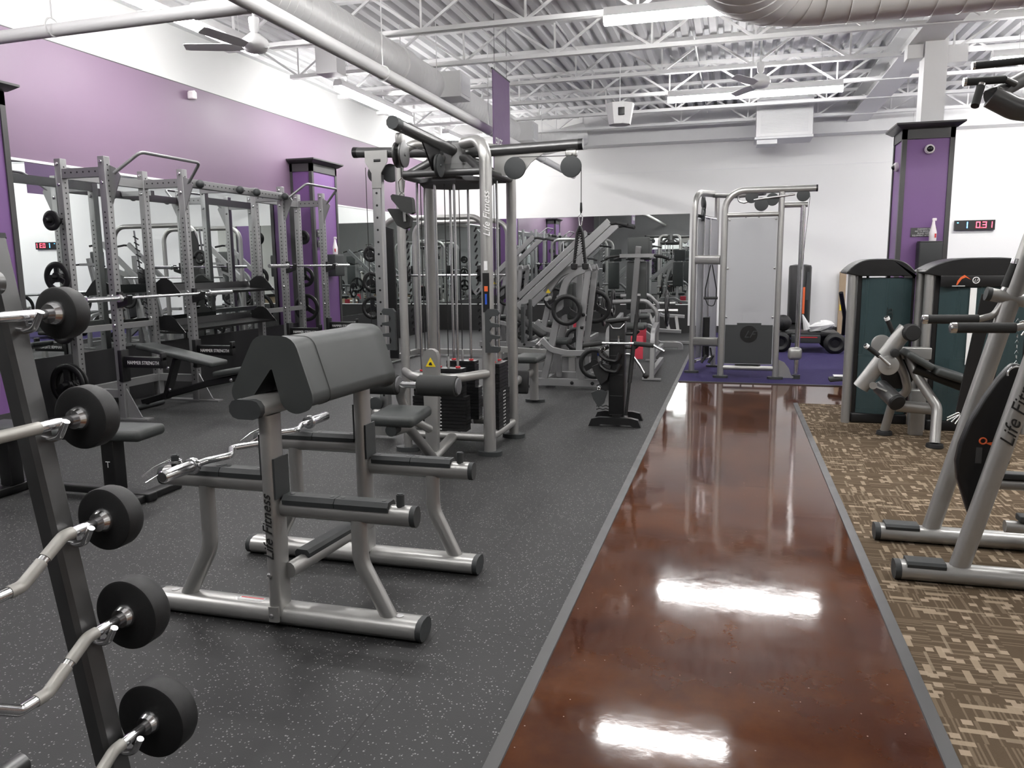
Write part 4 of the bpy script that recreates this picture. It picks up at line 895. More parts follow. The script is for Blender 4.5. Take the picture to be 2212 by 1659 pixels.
t.part('inner_stack', MB().box(.05, .37, Y0+.05, Y0+.2, .16, .68).box(.1, .32, Y0+.06, Y0+.19, .86, .96).box(.1, .33, Y0+.04, Y0+.16, 1.9, 2.02), 'black')
for x in (.13, .29): t.part('guide_rod', MB().cyl((x, Y0+.12, .1), (x, Y0+.12, 2.09), .011, 10), 'steel')
for c in ((.19, 2.31), (.31, 2.215), (.44, 2.27), (.8, 2.31)): pulley(t, (c[0], Y0-.0, c[1]), (0, 1, 0), .078 if c[0] != .31 else .085)
# side pulley column (right)
t.part('column_bracket', MB().oval([(.56, 10.55, 2.2), (.86, 10.55, 2.2)], .06, .07), 'silver')
t.part('pulley_column', MB().sweep([(.81, 10.55, .06), (.81, 10.55, 2.19)], circ(.033, n=18)), 'chrome'); t.part('cable', MB().cyl((.88, Y0, 2.3), (.82, Y0, 1.4), .003, 6), 'black')
t.part('pulley_carriage', MB().rbox((.78, 10.48, .34), (.17, .09, .16), .05), 'silver'); t.part('base_plate', MB().prism([(.57, .02), (.84, .02), (.75, .05), (.72, .14), (.66, .22), (.57, .26)], (0, 10.52, 0), (1, 0, 0), (0, 0, 1), (0, .012, 0)), 'silver')
t.part('column_foot', MB().cyl((.81, 10.55, .0), (.81, 10.55, .06), .05), 'drubber')
# side frame on the left, running in depth
XS = -.52
t.part('side_frame', MB().sweep([(XS, 10.9, .03), (XS, 10.9, 2.42), (-.3, 11.5, 2.44)], stadium(.09, .075), .2, up=(1, 0, 0), seg=8), 'silver')
t.part('side_frame', MB().sweep([(-.25, 11.55, .03), (-.25, 11.55, 2.42)], stadium(.07, .07), up=(0, 1, 0)), 'silver')
for x, y in ((XS, 10.88), (-.25, 11.55)): t.part('foot', MB().sweep([(x, y, .008), (x, y, .035)], stadium(.2, .11), up=(0, 1, 0)), 'drubber')
t.part('top_tube', MB().tube([(-.3, 11.5, 2.42), (.0, 10.95, 2.36), (.35, 10.6, 2.36)], .03, .1), 'silver')
t.part('grip_bar', MB().tube([(.02, Y0+.05, 2.34), (.04, Y0+.03, 2.26), (.1, Y0+.02, 2.24), (.2, Y0, 2.27), (.7, Y0-.05, 2.32)], .014, .03), 'steel')
t.part('link_rail', MB().oval([(XS+.03, 10.88, 1.54), (-.16, 10.53, 1.53)], .06, .12), 'silver'); t.part('link_rail', MB().oval([(XS+.03, 10.88, .44), (-.16, 10.53, .47)], .06, .12), 'silver')
t.part('side_shroud', MB().prism([(0, .2), (.58, .2), (.58, 2.08), (0, 2.08)], (-.475, 10.95, 0), (.42, .9, 0), (0, 0, 1), (.008, -.004, 0)), 'frost')
t.part('side_rail', MB().cyl((-.48, 10.92, .16), (-.27, 11.5, .16), .024), 'chrome'); t.part('side_rail', MB().cyl((-.5, 10.9, 2.12), (-.27, 11.5, 2.1), .024), 'chrome')
for k, (x, y) in enumerate(((-.4, 11.05), (-.33, 11.25))): t.part('guide_rod', MB().cyl((x, y, .16), (x, y, 2.1), .016, 10), 'chrome')
t.part('side_stack', MB().box(-.42, -.3, 11.1, 11.4, .2, .75), 'black')
for y, z in ((11.0, 2.3), (11.15, 2.18), (11.3, 2.28), (11.0, 2.12)): pulley(t, (-.42, y, z), (1, .3, 0), .075)
# suspension strap and handles hanging on the trainer
def strap(label, top, z1, w=.05):
    x, y, z = top; s = Thing('trainer_strap', label, 'strap', (x, y, z1), 'handles hanging on the functional trainer')
    s.part('webbing', MB().tube([(x-.01, y, z), (x-w, y, (z+z1*2)/3), (x-w, y, z1+.05)], .008, .03).tube([(x+.01, y, z), (x+w, y, (z+z1*2)/3), (x+w, y, z1+.05)], .008, .03), 'black')
    s.part('grip', MB().cyl((x-w-.02, y, z1+.04), (x+w+.02, y, z1+.04), .018, 12), 'foam'); s.part('loop', MB().tube([(x-w, y, z1+.04), (x-w*.5, y, z1-.05), (x+w*.6, y, z1-.07), (x+w, y, z1+.04)], .007, .04), 'black')
strap('black strap handle hung on the upper left rail of the functional trainer', (-.28, 10.56, 1.47), 1.0, .07)
for i, (x, l) in enumerate(((-.36, 'left black handle hung under the lower rail of the functional trainer'), (-.27, 'right black handle hung under the lower rail of the functional trainer'))):
    s = Thing('trainer_strap', l, 'strap', (x, 10.66, .2), 'handles hanging on the functional trainer'); s.part('webbing', MB().bar((x, 10.66, .38), (x+.02, 10.66, .26), .02, .005), 'black'); s.part('grip', MB().cyl((x+.04, 10.62, .28), (x-.02, 10.62, .18), .018, 12), 'foam')
# ================================================================== dip and chin station (right foreground)
t = Thing('dip_station', 'silver dip station with grey grips cut by the right edge of the picture', 'dip station', (1.5, 4.15, 0))
for y in (4.45, 3.9):
    r = t.part('floor_rail', MB().oval([(.80, y, .05), (2.3, y, .05)], .12, .085, up=(0, 0, 1)), 'silver')
    t.part('end_cap', MB().oval([(.775, y, .05), (.802, y, .05)], .122, .087), 'drubber', r)
    t.part('foot_cover', MB().sweep([(.825, y, .092), (.99, y, .092)], [(-.05, -.015), (.05, -.015), (.052, .0), (.04, .012), (-.04, .012), (-.052, .0)], up=(0, 0, 1)), 'drubber', r)
    p = t.part('main_leg', MB().sweep([(1.05, y, .07), (1.41, y, 1.6), (1.5, y+(4.175-y)*.6, 2.0)], stadium(.088, .062), .2, up=(0, 1, 0)), 'silver')
    if y < 4: t.text('Life Fitness', (1.235, y-.034, .86), (.23, 0, 1), (-1, 0, .23), .085, 'inkblack', p, 'logo', .35)
    b = t.part('dip_bar', MB().tube([(.95, y, 1.198), (1.2, y, 1.2), (1.27, y, 1.22), (1.31, y, 1.3)], .0165, .05), 'silver')
    t.part('dip_grip', MB().cyl((.965, y, 1.198), (1.2, y, 1.2), .0235, 20), 'foam', b); t.part('grip_tip', MB().lathe([(.014, -.006), (.022, -.002), (.0245, .006), (.0245, .022)], (.945, y, 1.198), (1, 0, 0), 20), 'chrome', b)
h = t.part('handle_mount', MB().cyl((1.245, 4.45, 1.325), (1.6, 4.45, 1.25), .033, 20), 'silver'); t.part('end_cap', MB().cyl((1.225, 4.45, 1.329), (1.247, 4.45, 1.325), .035, 20), 'drubber', h)
t.part('hand_grip', MB().cyl((1.31, 4.45, 1.36), (1.345, 4.45, 1.475), .022, 18), 'foam', h); t.part('grip_tip', MB().cyl((1.345, 4.45, 1.475), (1.35, 4.45, 1.5), .023, 18).cyl((1.303, 4.45, 1.34), (1.312, 4.45, 1.362), .017, 14), 'chrome', h)
for z, x in ((.42, 1.3), (.30, 1.42)):
    for y in (4.3,) if z > .4 else (3.98,):
        b = t.part('step_tube', MB().oval([(x-.17, y, z-.03), (2.2, y, z-.03)], .06, .06), 'silver'); t.part('step_cover', MB().box(x-.12, 2.2, y-.035, y+.035, z, z+.03, .006), 'drubber', b)
t.part('back_column', MB().sweep([(1.62, 4.175, .05), (1.66, 4.175, 2.15)], stadium(.1, .09), up=(0, 1, 0)), 'silver'); t.part('back_pad', MB().rbox((1.58, 4.175, 1.45), (.06, .24, .55), .02), 'pad')
t.part('top_boom', MB().sweep([(1.66, 4.175, 2.1), (1.2, 4.15, 2.17), (1.1, 4.15, 2.23)], stadium(.09, .1), .1), 'dsilver')
t.part('grip_plate', MB().oval([(1.09, 4.15, 2.225), (1.33, 4.3, 2.36)], .05, .07), 'dsilver')
for a, b in (((.995, 4.15, 2.30), (1.15, 4.15, 2.30)), ((1.05, 4.13, 2.27), (1.02, 4.08, 2.18)), ((1.075, 4.35, 2.41), (1.35, 4.35, 2.42))):
    a, b = V(a), V(b); g = t.part('pull_up_grip', MB().cyl(a, b, .0175, 18), 'foam'); d = (a-b).normalized(); t.part('grip_tip', MB().cyl(a, a+d*.012, .0185, 18), 'chrome', g)
t.part('grip_link', MB().tube([(1.15, 4.15, 2.30), (1.2, 4.17, 2.28)], .014).tube([(1.35, 4.35, 2.42), (1.33, 4.3, 2.34)], .014), 'dsilver')
# dip belt hanging from the near dip bar
t = Thing('dip_belt', 'black dip belt hanging on its chain from the near dip bar', 'belt', (1.14, 3.86, .35))
B = [(1.165, 1.03), (1.185, 1.05), (1.215, 1.045), (1.235, 1.02), (1.225, .92), (1.18, .8), (1.165, .68), (1.15, .58), (1.125, .45), (1.105, .36), (1.09, .345), (1.06, .35), (1.035, .42), (1.0, .52), (.99, .6), (1.0, .68), (1.03, .78), (1.085, .9), (1.13, .98)]
B = [(x_*1.042, 1.5+(z_-1.5)*1.042) for x_, z_ in B]
o = t.part('belt_pad', MB().prism(B, (0, 4.02, 0), (1, 0, 0), (0, 0, 1), (0, .05, 0)), 'black'); md = o.modifiers.new('soft', 'BEVEL'); md.width = .012; md.segments = 3; md.limit_method = 'ANGLE'; md.angle_limit = .6
ch = MB(); pts = [V((1.205, 3.895, 1.225)), V((1.24, 3.985, 1.03))]
for i in range(9):
    c = pts[0].lerp(pts[1], i/8.); ax = (1, 0, 0) if i % 2 else (0, 1, 0)
    ch.sweep([c+V((0, 0, .015)), c+V((.009 if i % 2 == 0 else 0, .009 if i % 2 else 0, 0)), c+V((0, 0, -.015)), c-V((.009 if i % 2 == 0 else 0, .009 if i % 2 else 0, 0))], circ(.0028, n=6), closed=True, up=ax)
t.part('chain', ch, 'chrome'); t.part('d_ring', MB().torus((1.24, 3.968, .985), (0, 1, 0), .035, .0045, 24, 8, -.2, PI+.2), 'chrome'); t.part('d_ring', MB().torus((1.13, 3.99, .307), (0, 1, 0), .03, .003, 20, 6, PI, 2*PI), 'chrome')
t.part('hook_chain', MB().tube([(1.205, 3.87, 1.225), (1.22, 3.87, 1.235), (1.235, 3.87, 1.2), (1.215, 3.87, 1.17)], .004, .01), 'chrome')
t.part('badge', MB().torus((1.136, 3.993, .667), (0, 1, 0), .014, .004, 16, 6).prism([(0, 0), (.03, .006), (.028, -.01)], (1.144, 3.993, .657), (1, 0, 0), (0, 0, 1), (0, .003, 0)), 'orange'); t.part('badge', MB().box(1.11, 1.136, 3.992, 3.995, .56, .635), 'dsilver')
# ================================================================== two selectorised weight towers and the leg curl machine
def tower(label, x0, x1, y, plac):
    t = Thing('weight_tower', label, 'weight machine', ((x0+x1)/2, y+.2, 0), 'shrouded weight towers')
    for x in (x0, x1): t.part('upright', MB().sweep([(x+.037, y, .0), (x+.037, y, 1.42)], stadium(.074, .1), up=(0, 1, 0)), 'silver')
    n_ = 18; top = []; ce = .1 if plac else .0
    for i in range(n_+1):
        f = i/n_; x = x0-.02+(x1-x0+ce)*f; z = 1.40+.115*(1-abs(2*f-1)**3.2); top.append((x, z))
    out = top+[(x1+ce-.02, 1.33), (x1-.02, 1.36), (x0+.1, 1.36), (x0-.02, 1.385)]
    o = t.part('top_cap', MB().prism(out, (0, y+.17, 0), (1, 0, 0), (0, 0, 1), (0, .46, 0)), 'black'); md = o.modifiers.new('soft', 'BEVEL'); md.width = .02; md.segments = 3; md.limit_method = 'ANGLE'; md.angle_limit = .7
    t.part('base', MB().box(x0+.08, x1-.005, y-.02, y+.38, 0, .1, .02), 'black')
    t.part('inner_frame', MB().box(x0+.085, x0+.12, y, y+.36, .1, 1.36), 'black'); t.part('inner_frame', MB().box(x1-.03, x1-.005, y, y+.36, .1, 1.36), 'black')
    mb = MB(); xa, xb_ = x0+.12, x1-.03; m_ = 10
    vs = []
    for i in range(m_+1):
        f = i/m_; vs += [(xa+(xb_-xa)*f, y-.01-.035*math.sin(PI*f), .1), (xa+(xb_-xa)*f, y-.01-.035*math.sin(PI*f), 1.34)]
    mb.add(vs, [(2*i, 2*i+2, 2*i+3, 2*i+1) for i in range(m_)]); s = t.part('shroud', mb, 'smoke')
    t.part('back_shroud', MB().box(xa, xb_, y+.36, y+.365, .1, 1.34), 'smoke')
    cxm = (x0+x1)/2; t.part('weight_stack', MB().box(cxm-.15, cxm+.15, y+.1, y+.26, .12, .62), 'black')
    for d in (-.09, .09): t.part('guide_rod', MB().cyl((cxm+d, y+.18, .1), (cxm+d, y+.18, 1.36), .012, 10), 'steel')
    if plac:
        p = t.part('placard', MB().box(x0+.11, x1-.02, y-.062, y-.05, 1.27, 1.365, .004), 'black')
        t.part('placard_print', MB().prism([(0, 0), (.02, .03), (.05, .05), (.1, .01), (.06, .03), (.03, .015), (.0, -.035), (-.01, -.035)], (x0+.24, y-.064, 1.32), (1, 0, 0), (0, 0, 1), (0, .002, 0)), 'orange', p)
        t.part('placard_print', MB().torus((x0+.38, y-.064, 1.325), (0, 1, 0), .025, .004, 24, 6), 'label', p); t.text('LF', (x0+.38, y-.064, 1.324), (1, 0, 0), (0, 0, 1), .034, 'label', p, 'logo', .4)
        t.part('placard_print', MB().box(x0+.2, x0+.3, y-.064, y-.062, 1.274, 1.279), 'label', p); t.part('light_strip', MB().box(x0+.345, x0+.395, y-.055, y-.05, .6, 1.26), 'duct', p)
    else: t.text('ESS', (x0+.36, y-.055, 1.02), (0, 0, 1), (-1, 0, 0), .07, 'inkblack', s, 'logo', .3)
    return t
tower('left weight tower with a black curved top and smoked shroud', 1.01, 1.575, 7.77, False)
TB = tower('right weight tower carrying an exercise placard under its black top', 1.60, 2.42, 7.55, True)
t = Thing('leg_curl_machine', 'silver leg curl machine with roller pad in front of the left weight tower', 'leg curl machine', (1.4, 7.0, 0))
yc = 6.95
t.part('swing_arm', MB().sweep([(1.05, 7.0, .45), (1.36, 6.93, .955)], stadium(.13, .1), up=(0, 1, 0)), 'silver')
t.part('arm_cap', MB().lathe([(.05, -.05), (.068, -.04), (.07, .03), (.06, .04), (.02, .042)], (1.385, 6.9, .925), (.25, -1, 0), 24), 'rubber')
t.part('counter_bolt', MB().lathe([(.03, 0), (.034, .005), (.034, .03), (.02, .034)], (1.27, 6.88, .76), (.1, -1, 0), 20), 'rubber')
t.part('pivot_disc', MB().lathe([(.078, 0), (.08, .004), (.08, .012), (.07, .016)], (1.235, 6.9, .655), (0, -1, 0), 30).cyl((1.235, 6.88, .655), (1.235, 6.87, .655), .02), 'silver')
t.part('pivot_disc', MB().lathe([(.078, 0), (.08, .004), (.08, .012), (.07, .016)], (1.2, 7.06, .81), (0, -1, 0), 30), 'silver')
t.part('lock_lever', MB().cyl((1.16, 6.88, .735), (1.24, 6.87, .66), .012, 10), 'steel')
for a, b in (((1.205, 6.95, 1.05), (1.275, 6.98, .9)), ((1.05, 6.9, .82), (1.17, 6.93, .725))):
    a, b = V(a), V(b); g = t.part('hand_grip', MB().cyl(a.lerp(b, .18), b, .019, 16), 'rubber'); t.part('grip_tip', MB().cyl(a.lerp(b, .05), a.lerp(b, .2), .021, 16), 'label', g); t.part('tip_plug', MB().cyl(a, a.lerp(b, .06), .014, 12), 'black', g)
t.part('roller_arm', MB().bar((1.12, 6.92, .49), (1.26, 6.9, .43), .012, .045, up=(0, 1, 0)).lathe([(.03, 0), (.03, .01)], (1.13, 6.9, .485), (0, -1, 0), 16), 'silver')
r = t.part('roller_pad', MB().lathe([(.02, 0), (.062, 0), (.066, .006), (.066, .24), (.062, .245), (.02, .245)], (1.21, 7.05, .455), (.42, -1, -.42), 26), 'dsilver'); e = V((1.21, 7.05, .455))+V((.42, -1, -.42)).normalized()*.245
t.part('end_cap', MB().lathe([(.066, 0), (.068, .02), (.06, .03), (.02, .034)], e, (.42, -1, -.42), 26), 'rubber', r)
t.part('frame_tube', MB().tube([(1.31, 7.1, .74), (1.40, 7.1, .55), (1.44, 7.12, .42), (1.34, 7.2, .3), (1.30, 7.26, .04)], .036, .1), 'silver')
t.part('frame_tube', MB().tube([(1.42, 7.1, .72), (1.48, 7.02, .55), (1.62, 6.92, .32), (1.60, 6.83, .04)], .04, .12), 'silver')
t.part('frame_beam', MB().oval([(1.36, 7.15, .28), (1.66, 7.1, .27)], .08, .1), 'silver'); t.part('pillar', MB().box(1.50, 1.61, 7.28, 7.36, .0, .4, .01), 'silver')
t.part('top_plate', MB().box(1.36, 1.6, 7.12, 7.2, .68, .78, .01), 'silver')
for x, y in ((1.30, 7.26), (1.60, 6.83)): t.part('rubber_foot', MB().lathe([(.06, 0), (.066, .01), (.062, .035), (.05, .04)], (x, y, 0), (0, 0, 1), 20), 'rubber')
t.part('thigh_pad', MB().rbox((1.46, 6.98, .70), (.24, .28, .06), .025, Matrix.Rotation(.55, 3, 'Y')), 'pad'); t.part('thigh_pad', MB().rbox((1.70, 6.95, .585), (.27, .28, .07), .025, Matrix.Rotation(.32, 3, 'Y')), 'pad')
t.part('cam_guard', MB().lathe([(.12, 0), (.13, .01), (.13, .05), (.12, .06)], (1.36, 7.22, .55), (0, -1, 0), 28), 'black')
t.part('pad_rail', MB().oval([(1.45, 7.0, .62), (1.95, 6.98, .43)], .06, .08), 'black')
single('spring_clip', MB().tube([(1.57, 6.4, .33), (1.7, 6.42, .40), (1.6, 6.4, .30)], .006, .01).tube([(1.57, 6.4, .31), (1.68, 6.42, .37), (1.62, 6.38, .29)], .006, .01), 'chrome', 'small chrome clip hanging from the black strap beside the dip station', 'clip', (1.6, 6.4, .3))
t = Thing('hanging_strap', 'wide black strap hanging between the towers and the dip station', 'strap', (1.75, 6.42, .2))
t.part('webbing', MB().prism([(0, .3), (.06, .28), (.16, .9), (.22, 1.25), (.12, 1.25), (.08, .95)], (1.62, 6.42, 0), (1, 0, 0), (0, 0, 1), (0, .02, 0)), 'black'); t.part('top_ring', MB().torus((1.79, 6.42, 1.26), (0, 1, 0), .03, .005, 20, 6), 'steel')
t2 = Thing('strap_post', 'slim black post standing between the towers and the dip station', 'post', (1.86, 6.5, 0)); t2.part('shaft', MB().box(1.83, 1.89, 6.47, 6.53, .03, 1.26), 'black'); t2.part('foot', MB().box(1.7, 2.0, 6.38, 6.62, 0, .03), 'black'); t2.part('hook', MB().cyl((1.78, 6.44, 1.25), (1.88, 6.48, 1.25), .012), 'steel')
# ================================================================== attachment rack beside the walkway
t = Thing('attachment_rack', 'slim black attachment rack on two skids beside the walkway', 'rack', (-1.03, 7.3, 0))
for y, x0, x1 in ((7.12, -1.27, -.78), (7.46, -1.27, -.8)):
    t.part('skid', MB().prism([(x0, 0), (x0+.03, .07), (x0+.1, .085), (x1-.1, .085), (x1-.03, .07), (x1, 0), (x1-.07, 0), (x1-.1, .02), (x0+.12, .02), (x0+.08, 0)], (0, y, 0), (1, 0, 0), (0, 0, 1), (0, .06, 0)), 'black')
t.part('cross_bar', MB().box(-1.06, -.98, 7.12, 7.46, .03, .085), 'black')
cl = t.part('column', MB().box(-1.10, -.955, 7.22, 7.36, .08, .97, .01), 'black'); t.part('top_cap', MB().rbox((-1.03, 7.29, .98), (.2, .2, .03), .01, Matrix.Rotation(-.12, 3, 'Y')), 'rubber', cl)
for z in (.09, .27, .47, .65, .8): t.part('edge_line', MB().box(-1.09, -.97, 7.216, 7.22, z, z+.003), 'dsilver', cl)
for z in (.13, .16, .33, .36, .53, .56): t.part('wavy_hook', MB().tube([(-1.10-.03*i, 7.25+(.0), z+(.012 if i % 2 else 0)) for i in range(5)], .005, .012, 6), 'black')
for z in (.85, .72): t.part('top_hook', MB().tube([(-.955, 7.3, z), (-.86, 7.3, z), (-.83, 7.3, z+.03)], .014, .02), 'black')
t.part('top_hoop', MB().tube([(-1.09, 7.215, .95), (-1.06, 7.18, .91), (-.99, 7.18, .91), (-.96, 7.215, .95)], .005, .02), 'chrome')
t = Thing('straight_bar', 'slim black straight bar leaning on the attachment rack', 'bar', (-.93, 7.2, .06)); t.part('shaft', MB().cyl((-.93, 7.18, .09), (-.842, 7.33, 1.2), .014, 14), 'black'); t.part('grip_sleeve', MB().cyl((-.905, 7.225, .4), (-.855, 7.31, 1.03), .02, 14), 'rubber'); t.part('tip', MB().cyl((-.842, 7.33, 1.2), (-.841, 7.332, 1.22), .016, 14).cyl((-.9315, 7.177, .07), (-.93, 7.18, .095), .02, 14), 'steel')
t = Thing('lat_bar', 'wide bar with foam ends and chrome centre across the attachment rack', 'bar', (-.98, 7.14, .77)); t.part('shaft', MB().tube([(-1.3, 7.14, .755), (-1.15, 7.14, .775), (-.8, 7.14, .775), (-.68, 7.14, .76), (-.58, 7.12, .71)], .013, .05), 'chrome')
for a, b in (((-1.33, 7.14, .75), (-1.15, 7.14, .775)), ((-.86, 7.14, .775), (-.68, 7.14, .76))): t.part('foam_grip', MB().cyl(a, b, .022, 16), 'foam')
t.part('swivel', MB().lathe([(.012, 0), (.008, .04), (.01, .06)], (-1.0, 7.14, .785), (0, 0, 1), 10), 'chrome')
def hh(label, c, m='rubber', s=1.):
    c = V(c); o = Thing('row_handle', label, 'cable attachment', c, 'handles on the attachment rack')
    o.part('handle_body', MB().prism([(-.07*s, .04*s), (.0, .07*s), (.08*s, .05*s), (.05*s, -.06*s), (.0, -.1*s), (-.05*s, -.02*s)], c, (1, 0, 0), (0, 0, 1), (0, .04, 0)), m); o.part('hook_ring', MB().torus(c+V((0, 0, .08*s)), (0, 1, 0), .015, .004, 14, 6), 'chrome')
hh('lowest grey wedge handle on the attachment rack', (-1.19, 7.2, .26), 'drubber'); hh('black wedge handle behind the lowest one on the attachment rack', (-1.14, 7.26, .4)); hh('upper black wedge handle on the attachment rack', (-1.17, 7.2, .5), s=1.2)
for i, (z, l) in enumerate(((.66, 'upper ankle strap bundle on the attachment rack'), (.56, 'lower nylon strap bundle on the attachment rack'))):
    o = Thing('ankle_strap', l, 'cable attachment', (-1.1, 7.18, z), 'straps on the attachment rack'); o.part('webbing', MB().tube([(-1.1, 7.19, z+.08), (-1.2, 7.18, z+.02), (-1.12, 7.17, z-.04), (-1.02, 7.18, z-.06), (-.99, 7.18, z+.02)], .02, .04, 8), 'black'); o.part('buckle', MB().torus((-1.15, 7.17, z+.06), (0, 1, 0), .02, .003, 14, 6), 'chrome')
t = Thing('curved_bar', 'short curved chrome bar with a black ball end on the attachment rack', 'bar', (-.85, 7.3, .6)); t.part('shaft', MB().tube([(-.97, 7.3, .66), (-.9, 7.3, .66), (-.82, 7.3, .55), (-.78, 7.3, .48)], .012, .08), 'chrome'); t.part('ball_end', MB().ball((-.765, 7.3, .46), .03), 'rubber')
# ================================================================== plate loaded machines in the background
def row_machine(label, ox, oy, mir=1, group='plate loaded machines'):
    t = Thing('plate_loaded_machine', label, 'strength machine', (ox, oy, 0), group); f = lambda x, y, z: V((ox+mir*x, oy+y, z)); m = 'rackgrey'
    for y in (0, .62): t.part('base_rail', MB().bar(f(-.55, y, .075), f(.62, y, .075), .06, .09, up=(0, 0, 1)), m)
    t.part('base_cross', MB().bar(f(-.3, 0, .075), f(-.3, .62, .075), .06, .08), m); t.part('base_cross', MB().bar(f(.4, 0, .075), f(.4, .62, .075), .06, .08), m)
    t.part('rubber_foot', MB().box(*sorted((f(-.52, 0, 0).x, f(-.38, 0, 0).x)), oy-.04, oy+.04, 0, .03).box(*sorted((f(.4, 0, 0).x, f(.55, 0, 0).x)), oy-.04, oy+.04, 0, .03), 'black')
    for y in (.0, .5):
        t.part('main_frame', MB().sweep([f(-.3, y, .12), f(-.09, y, 1.05), f(-.02, y, 1.36), f(.27, y, 1.46)], rect(.085, .06, .2), .3, up=(0, 1, 0)), m)
        t.part('rear_leg', MB().sweep([f(.24, y, 1.46), f(.13, y, .5), f(.16, y, .12)], rect(.07, .06, .2), .1, up=(0, 1, 0)), m)
    t.part('gusset_arm', MB().sweep([f(-.27, 0, 1.16), f(-.1, 0, 1.4), f(.1, 0, 1.46)], rect(.09, .06, .2), .25, up=(0, 1, 0)), m)
    for y in (-.08, .58):
        b = t.part('lever_beam', MB().bar(f(-.6, y, .99), f(.5, y, 1.98), .085, .055, up=(0, 1, 0)), m, label='long silver lever beam')
        t.part('hand_grip', MB().tube([f(.46, y-.0, 1.95), f(.58, y-.02, 1.96), f(.72, y-.08, 1.93)], .02, .04), 'rubber', b)
        t.part('plate_peg', MB().cyl(f(-.2, y-.22, 1.1), f(-.2, y-.03, 1.1), .025), 'steel', b)
    t.part('centre_post', MB().bar(f(.08, .25, .1), f(.1, .25, 1.75), .07, .07, up=(0, 1, 0)).bar(f(.0, .25, 1.46), f(.28, .25, 1.46), .07, .05), m)
    t.part('back_pad', MB().rbox(f(-.02, .3, 1.05), (.07, .26, .45), .025), 'pad'); t.part('seat_pad', MB().rbox(f(-.22, .3, .55), (.36, .3, .07), .025), 'pad'); t.part('seat_post', MB().bar(f(-.18, .3, .1), f(-.18, .3, .52), .06, .06, up=(0, 1, 0)), m)
    t.part('foot_lever', MB().sweep([f(-.32, -.06, .6), f(-.2, -.06, .48), f(.0, -.06, .44), f(.55, -.06, .45)], rect(.07, .05, .2), .15, up=(0, 1, 0)), m)
    t.part('roller', MB().cyl(f(-.36, -.12, .52), f(-.3, .05, .6), .03, 14).cyl(f(-.36, -.12, .34), f(-.3, .05, .36), .03, 14), 'steel')
    t.part('stored_plate', plate_mesh(f(-.0, -.1, .96), (0, 1, 0), .19), 'iron'); t.part('stored_plate', plate_mesh(f(.2, .68, .96), (0, 1, 0), .22), 'iron'); t.part('stored_plate', plate_mesh(f(.34, -.12, .33), (0, 1, 0), .19), 'iron')
    t.part('warning_sticker', MB().prism([(-.03, -.02), (.03, -.02), (0, .03)], f(-.24, -.035, 1.18), (1, 0, 0), (0, 0, 1), (0, .002, 0)), 'yellow'); t.part('blue_sticker', MB().box(*sorted((f(.3, 0, 0).x, f(.42, 0, 0).x)), oy-.088, oy-.086, .42, .48), 'blue')
    t.part('bolts', MB().lathe([(.022, 0), (.022, .01), (.01, .014)], f(.05, -.03, .075), (0, -1, 0), 10).lathe([(.022, 0), (.022, .01), (.01, .014)], f(.3, -.03, .075), (0, -1, 0), 10).lathe([(.022, 0), (.022, .01), (.01, .014)], f(.19, -.03, .9), (0, -1, 0), 10).lathe([(.022, 0), (.022, .01), (.01, .014)], f(.17, -.03, .75), (0, -1, 0), 10), 'black')
    return t
RM = row_machine('silver plate loaded row machine behind the attachment rack', -1.9, 9.24)
dup(RM, (-3.9, 13.6, 0), 'plate loaded machine seen through the left side of the tower')
dup(RM, (-2.7, 12.2, 0), 'plate loaded machine seen between the rods of the tower')
def press_machine(label, ox, oy, red=False):
    t = Thing('chest_press_machine', label, 'strength machine', (ox, oy, 0), 'plate loaded machines'); f = lambda x, y, z: V((ox+x, oy+y, z)); m = 'rackgrey'
    for x in (-.28, .3):
        t.part('side_leg', MB().sweep([f(x, -.5, .03), f(x, -.45, .62), f(x, .1, .68)], rect(.07, .06, .2), .15, up=(1, 0, 0)), m); t.part('foot_bar', MB().bar(f(x-.12, -.52, .02), f(x+.12, -.52, .02), .05, .025), m)
    t.part('post', MB().sweep([f(-.03, .3, .05), f(-.02, .1, .9), f(.05, .0, 1.72)], rect(.08, .07, .2), .2, up=(1, 0, 0)), m)
    t.part('cross_handle', MB().bar(f(-.2, 0, 1.6), f(.26, 0, 1.6), .06, .05), m)
    for s in (-1, 1): t.part('hand_grip', MB().tube([f(.03+s*.23, -.02, 1.6), f(.03+s*.34, -.05, 1.59), f(.03+s*.42, -.08, 1.56)], .018, .03), 'rubber')
    t.part('head_pad', MB().rbox(f(.03, .2, 1.7), (.3, .06, .3), .02), 'pad'); t.part('back_pad', MB().rbox(f(.0, .26, 1.2), (.28, .07, .66), .025), 'pad'); t.part('seat_pad', MB().rbox(f(-.0, -.0, .66), (.34, .36, .08), .03), 'pad')
    t.part('arch_tube', MB().tube([f(-.3, .1, .98), f(.15, .1, 1.0), f(.3, .1, .85), f(.3, .1, .4)], .03, .15), m)
    for s in (-1, 1):
        x = .0+s*.43; t.part('stored_plate', plate_mesh(f(x, .15, .86), (1, 0, 0), .22), 'iron'); t.part('plate_peg', MB().cyl(f(x-s*.12, .15, .86), f(x+s*.14, .15, .86), .024, 14), 'steel')
    t.part('lower_rail', MB().bar(f(-.28, -.45, .1), f(-.28, .9, .1), .06, .08).bar(f(.3, -.45, .1), f(.3, .9, .1), .06, .08), m)
    if red: t.part('red_towel', MB().rbox(f(.1, -.47, .42), (.16, .02, .3), .008), 'redpad')
    return t
PM = press_machine('silver seated press machine nearest the walkway, seen over the attachment rack', -1.28, 10.6, True)
dup(PM, (-1.45, 12.6, 0), 'second press machine in line behind the nearest one')
dup(PM, (-2.9, 14.6, 0), 'press machine standing close to the back mirror')
t = Thing('calf_platform', 'grey slatted foot platform machine at the end of the machine row', 'strength machine', (-1.15, 14.3, 0))
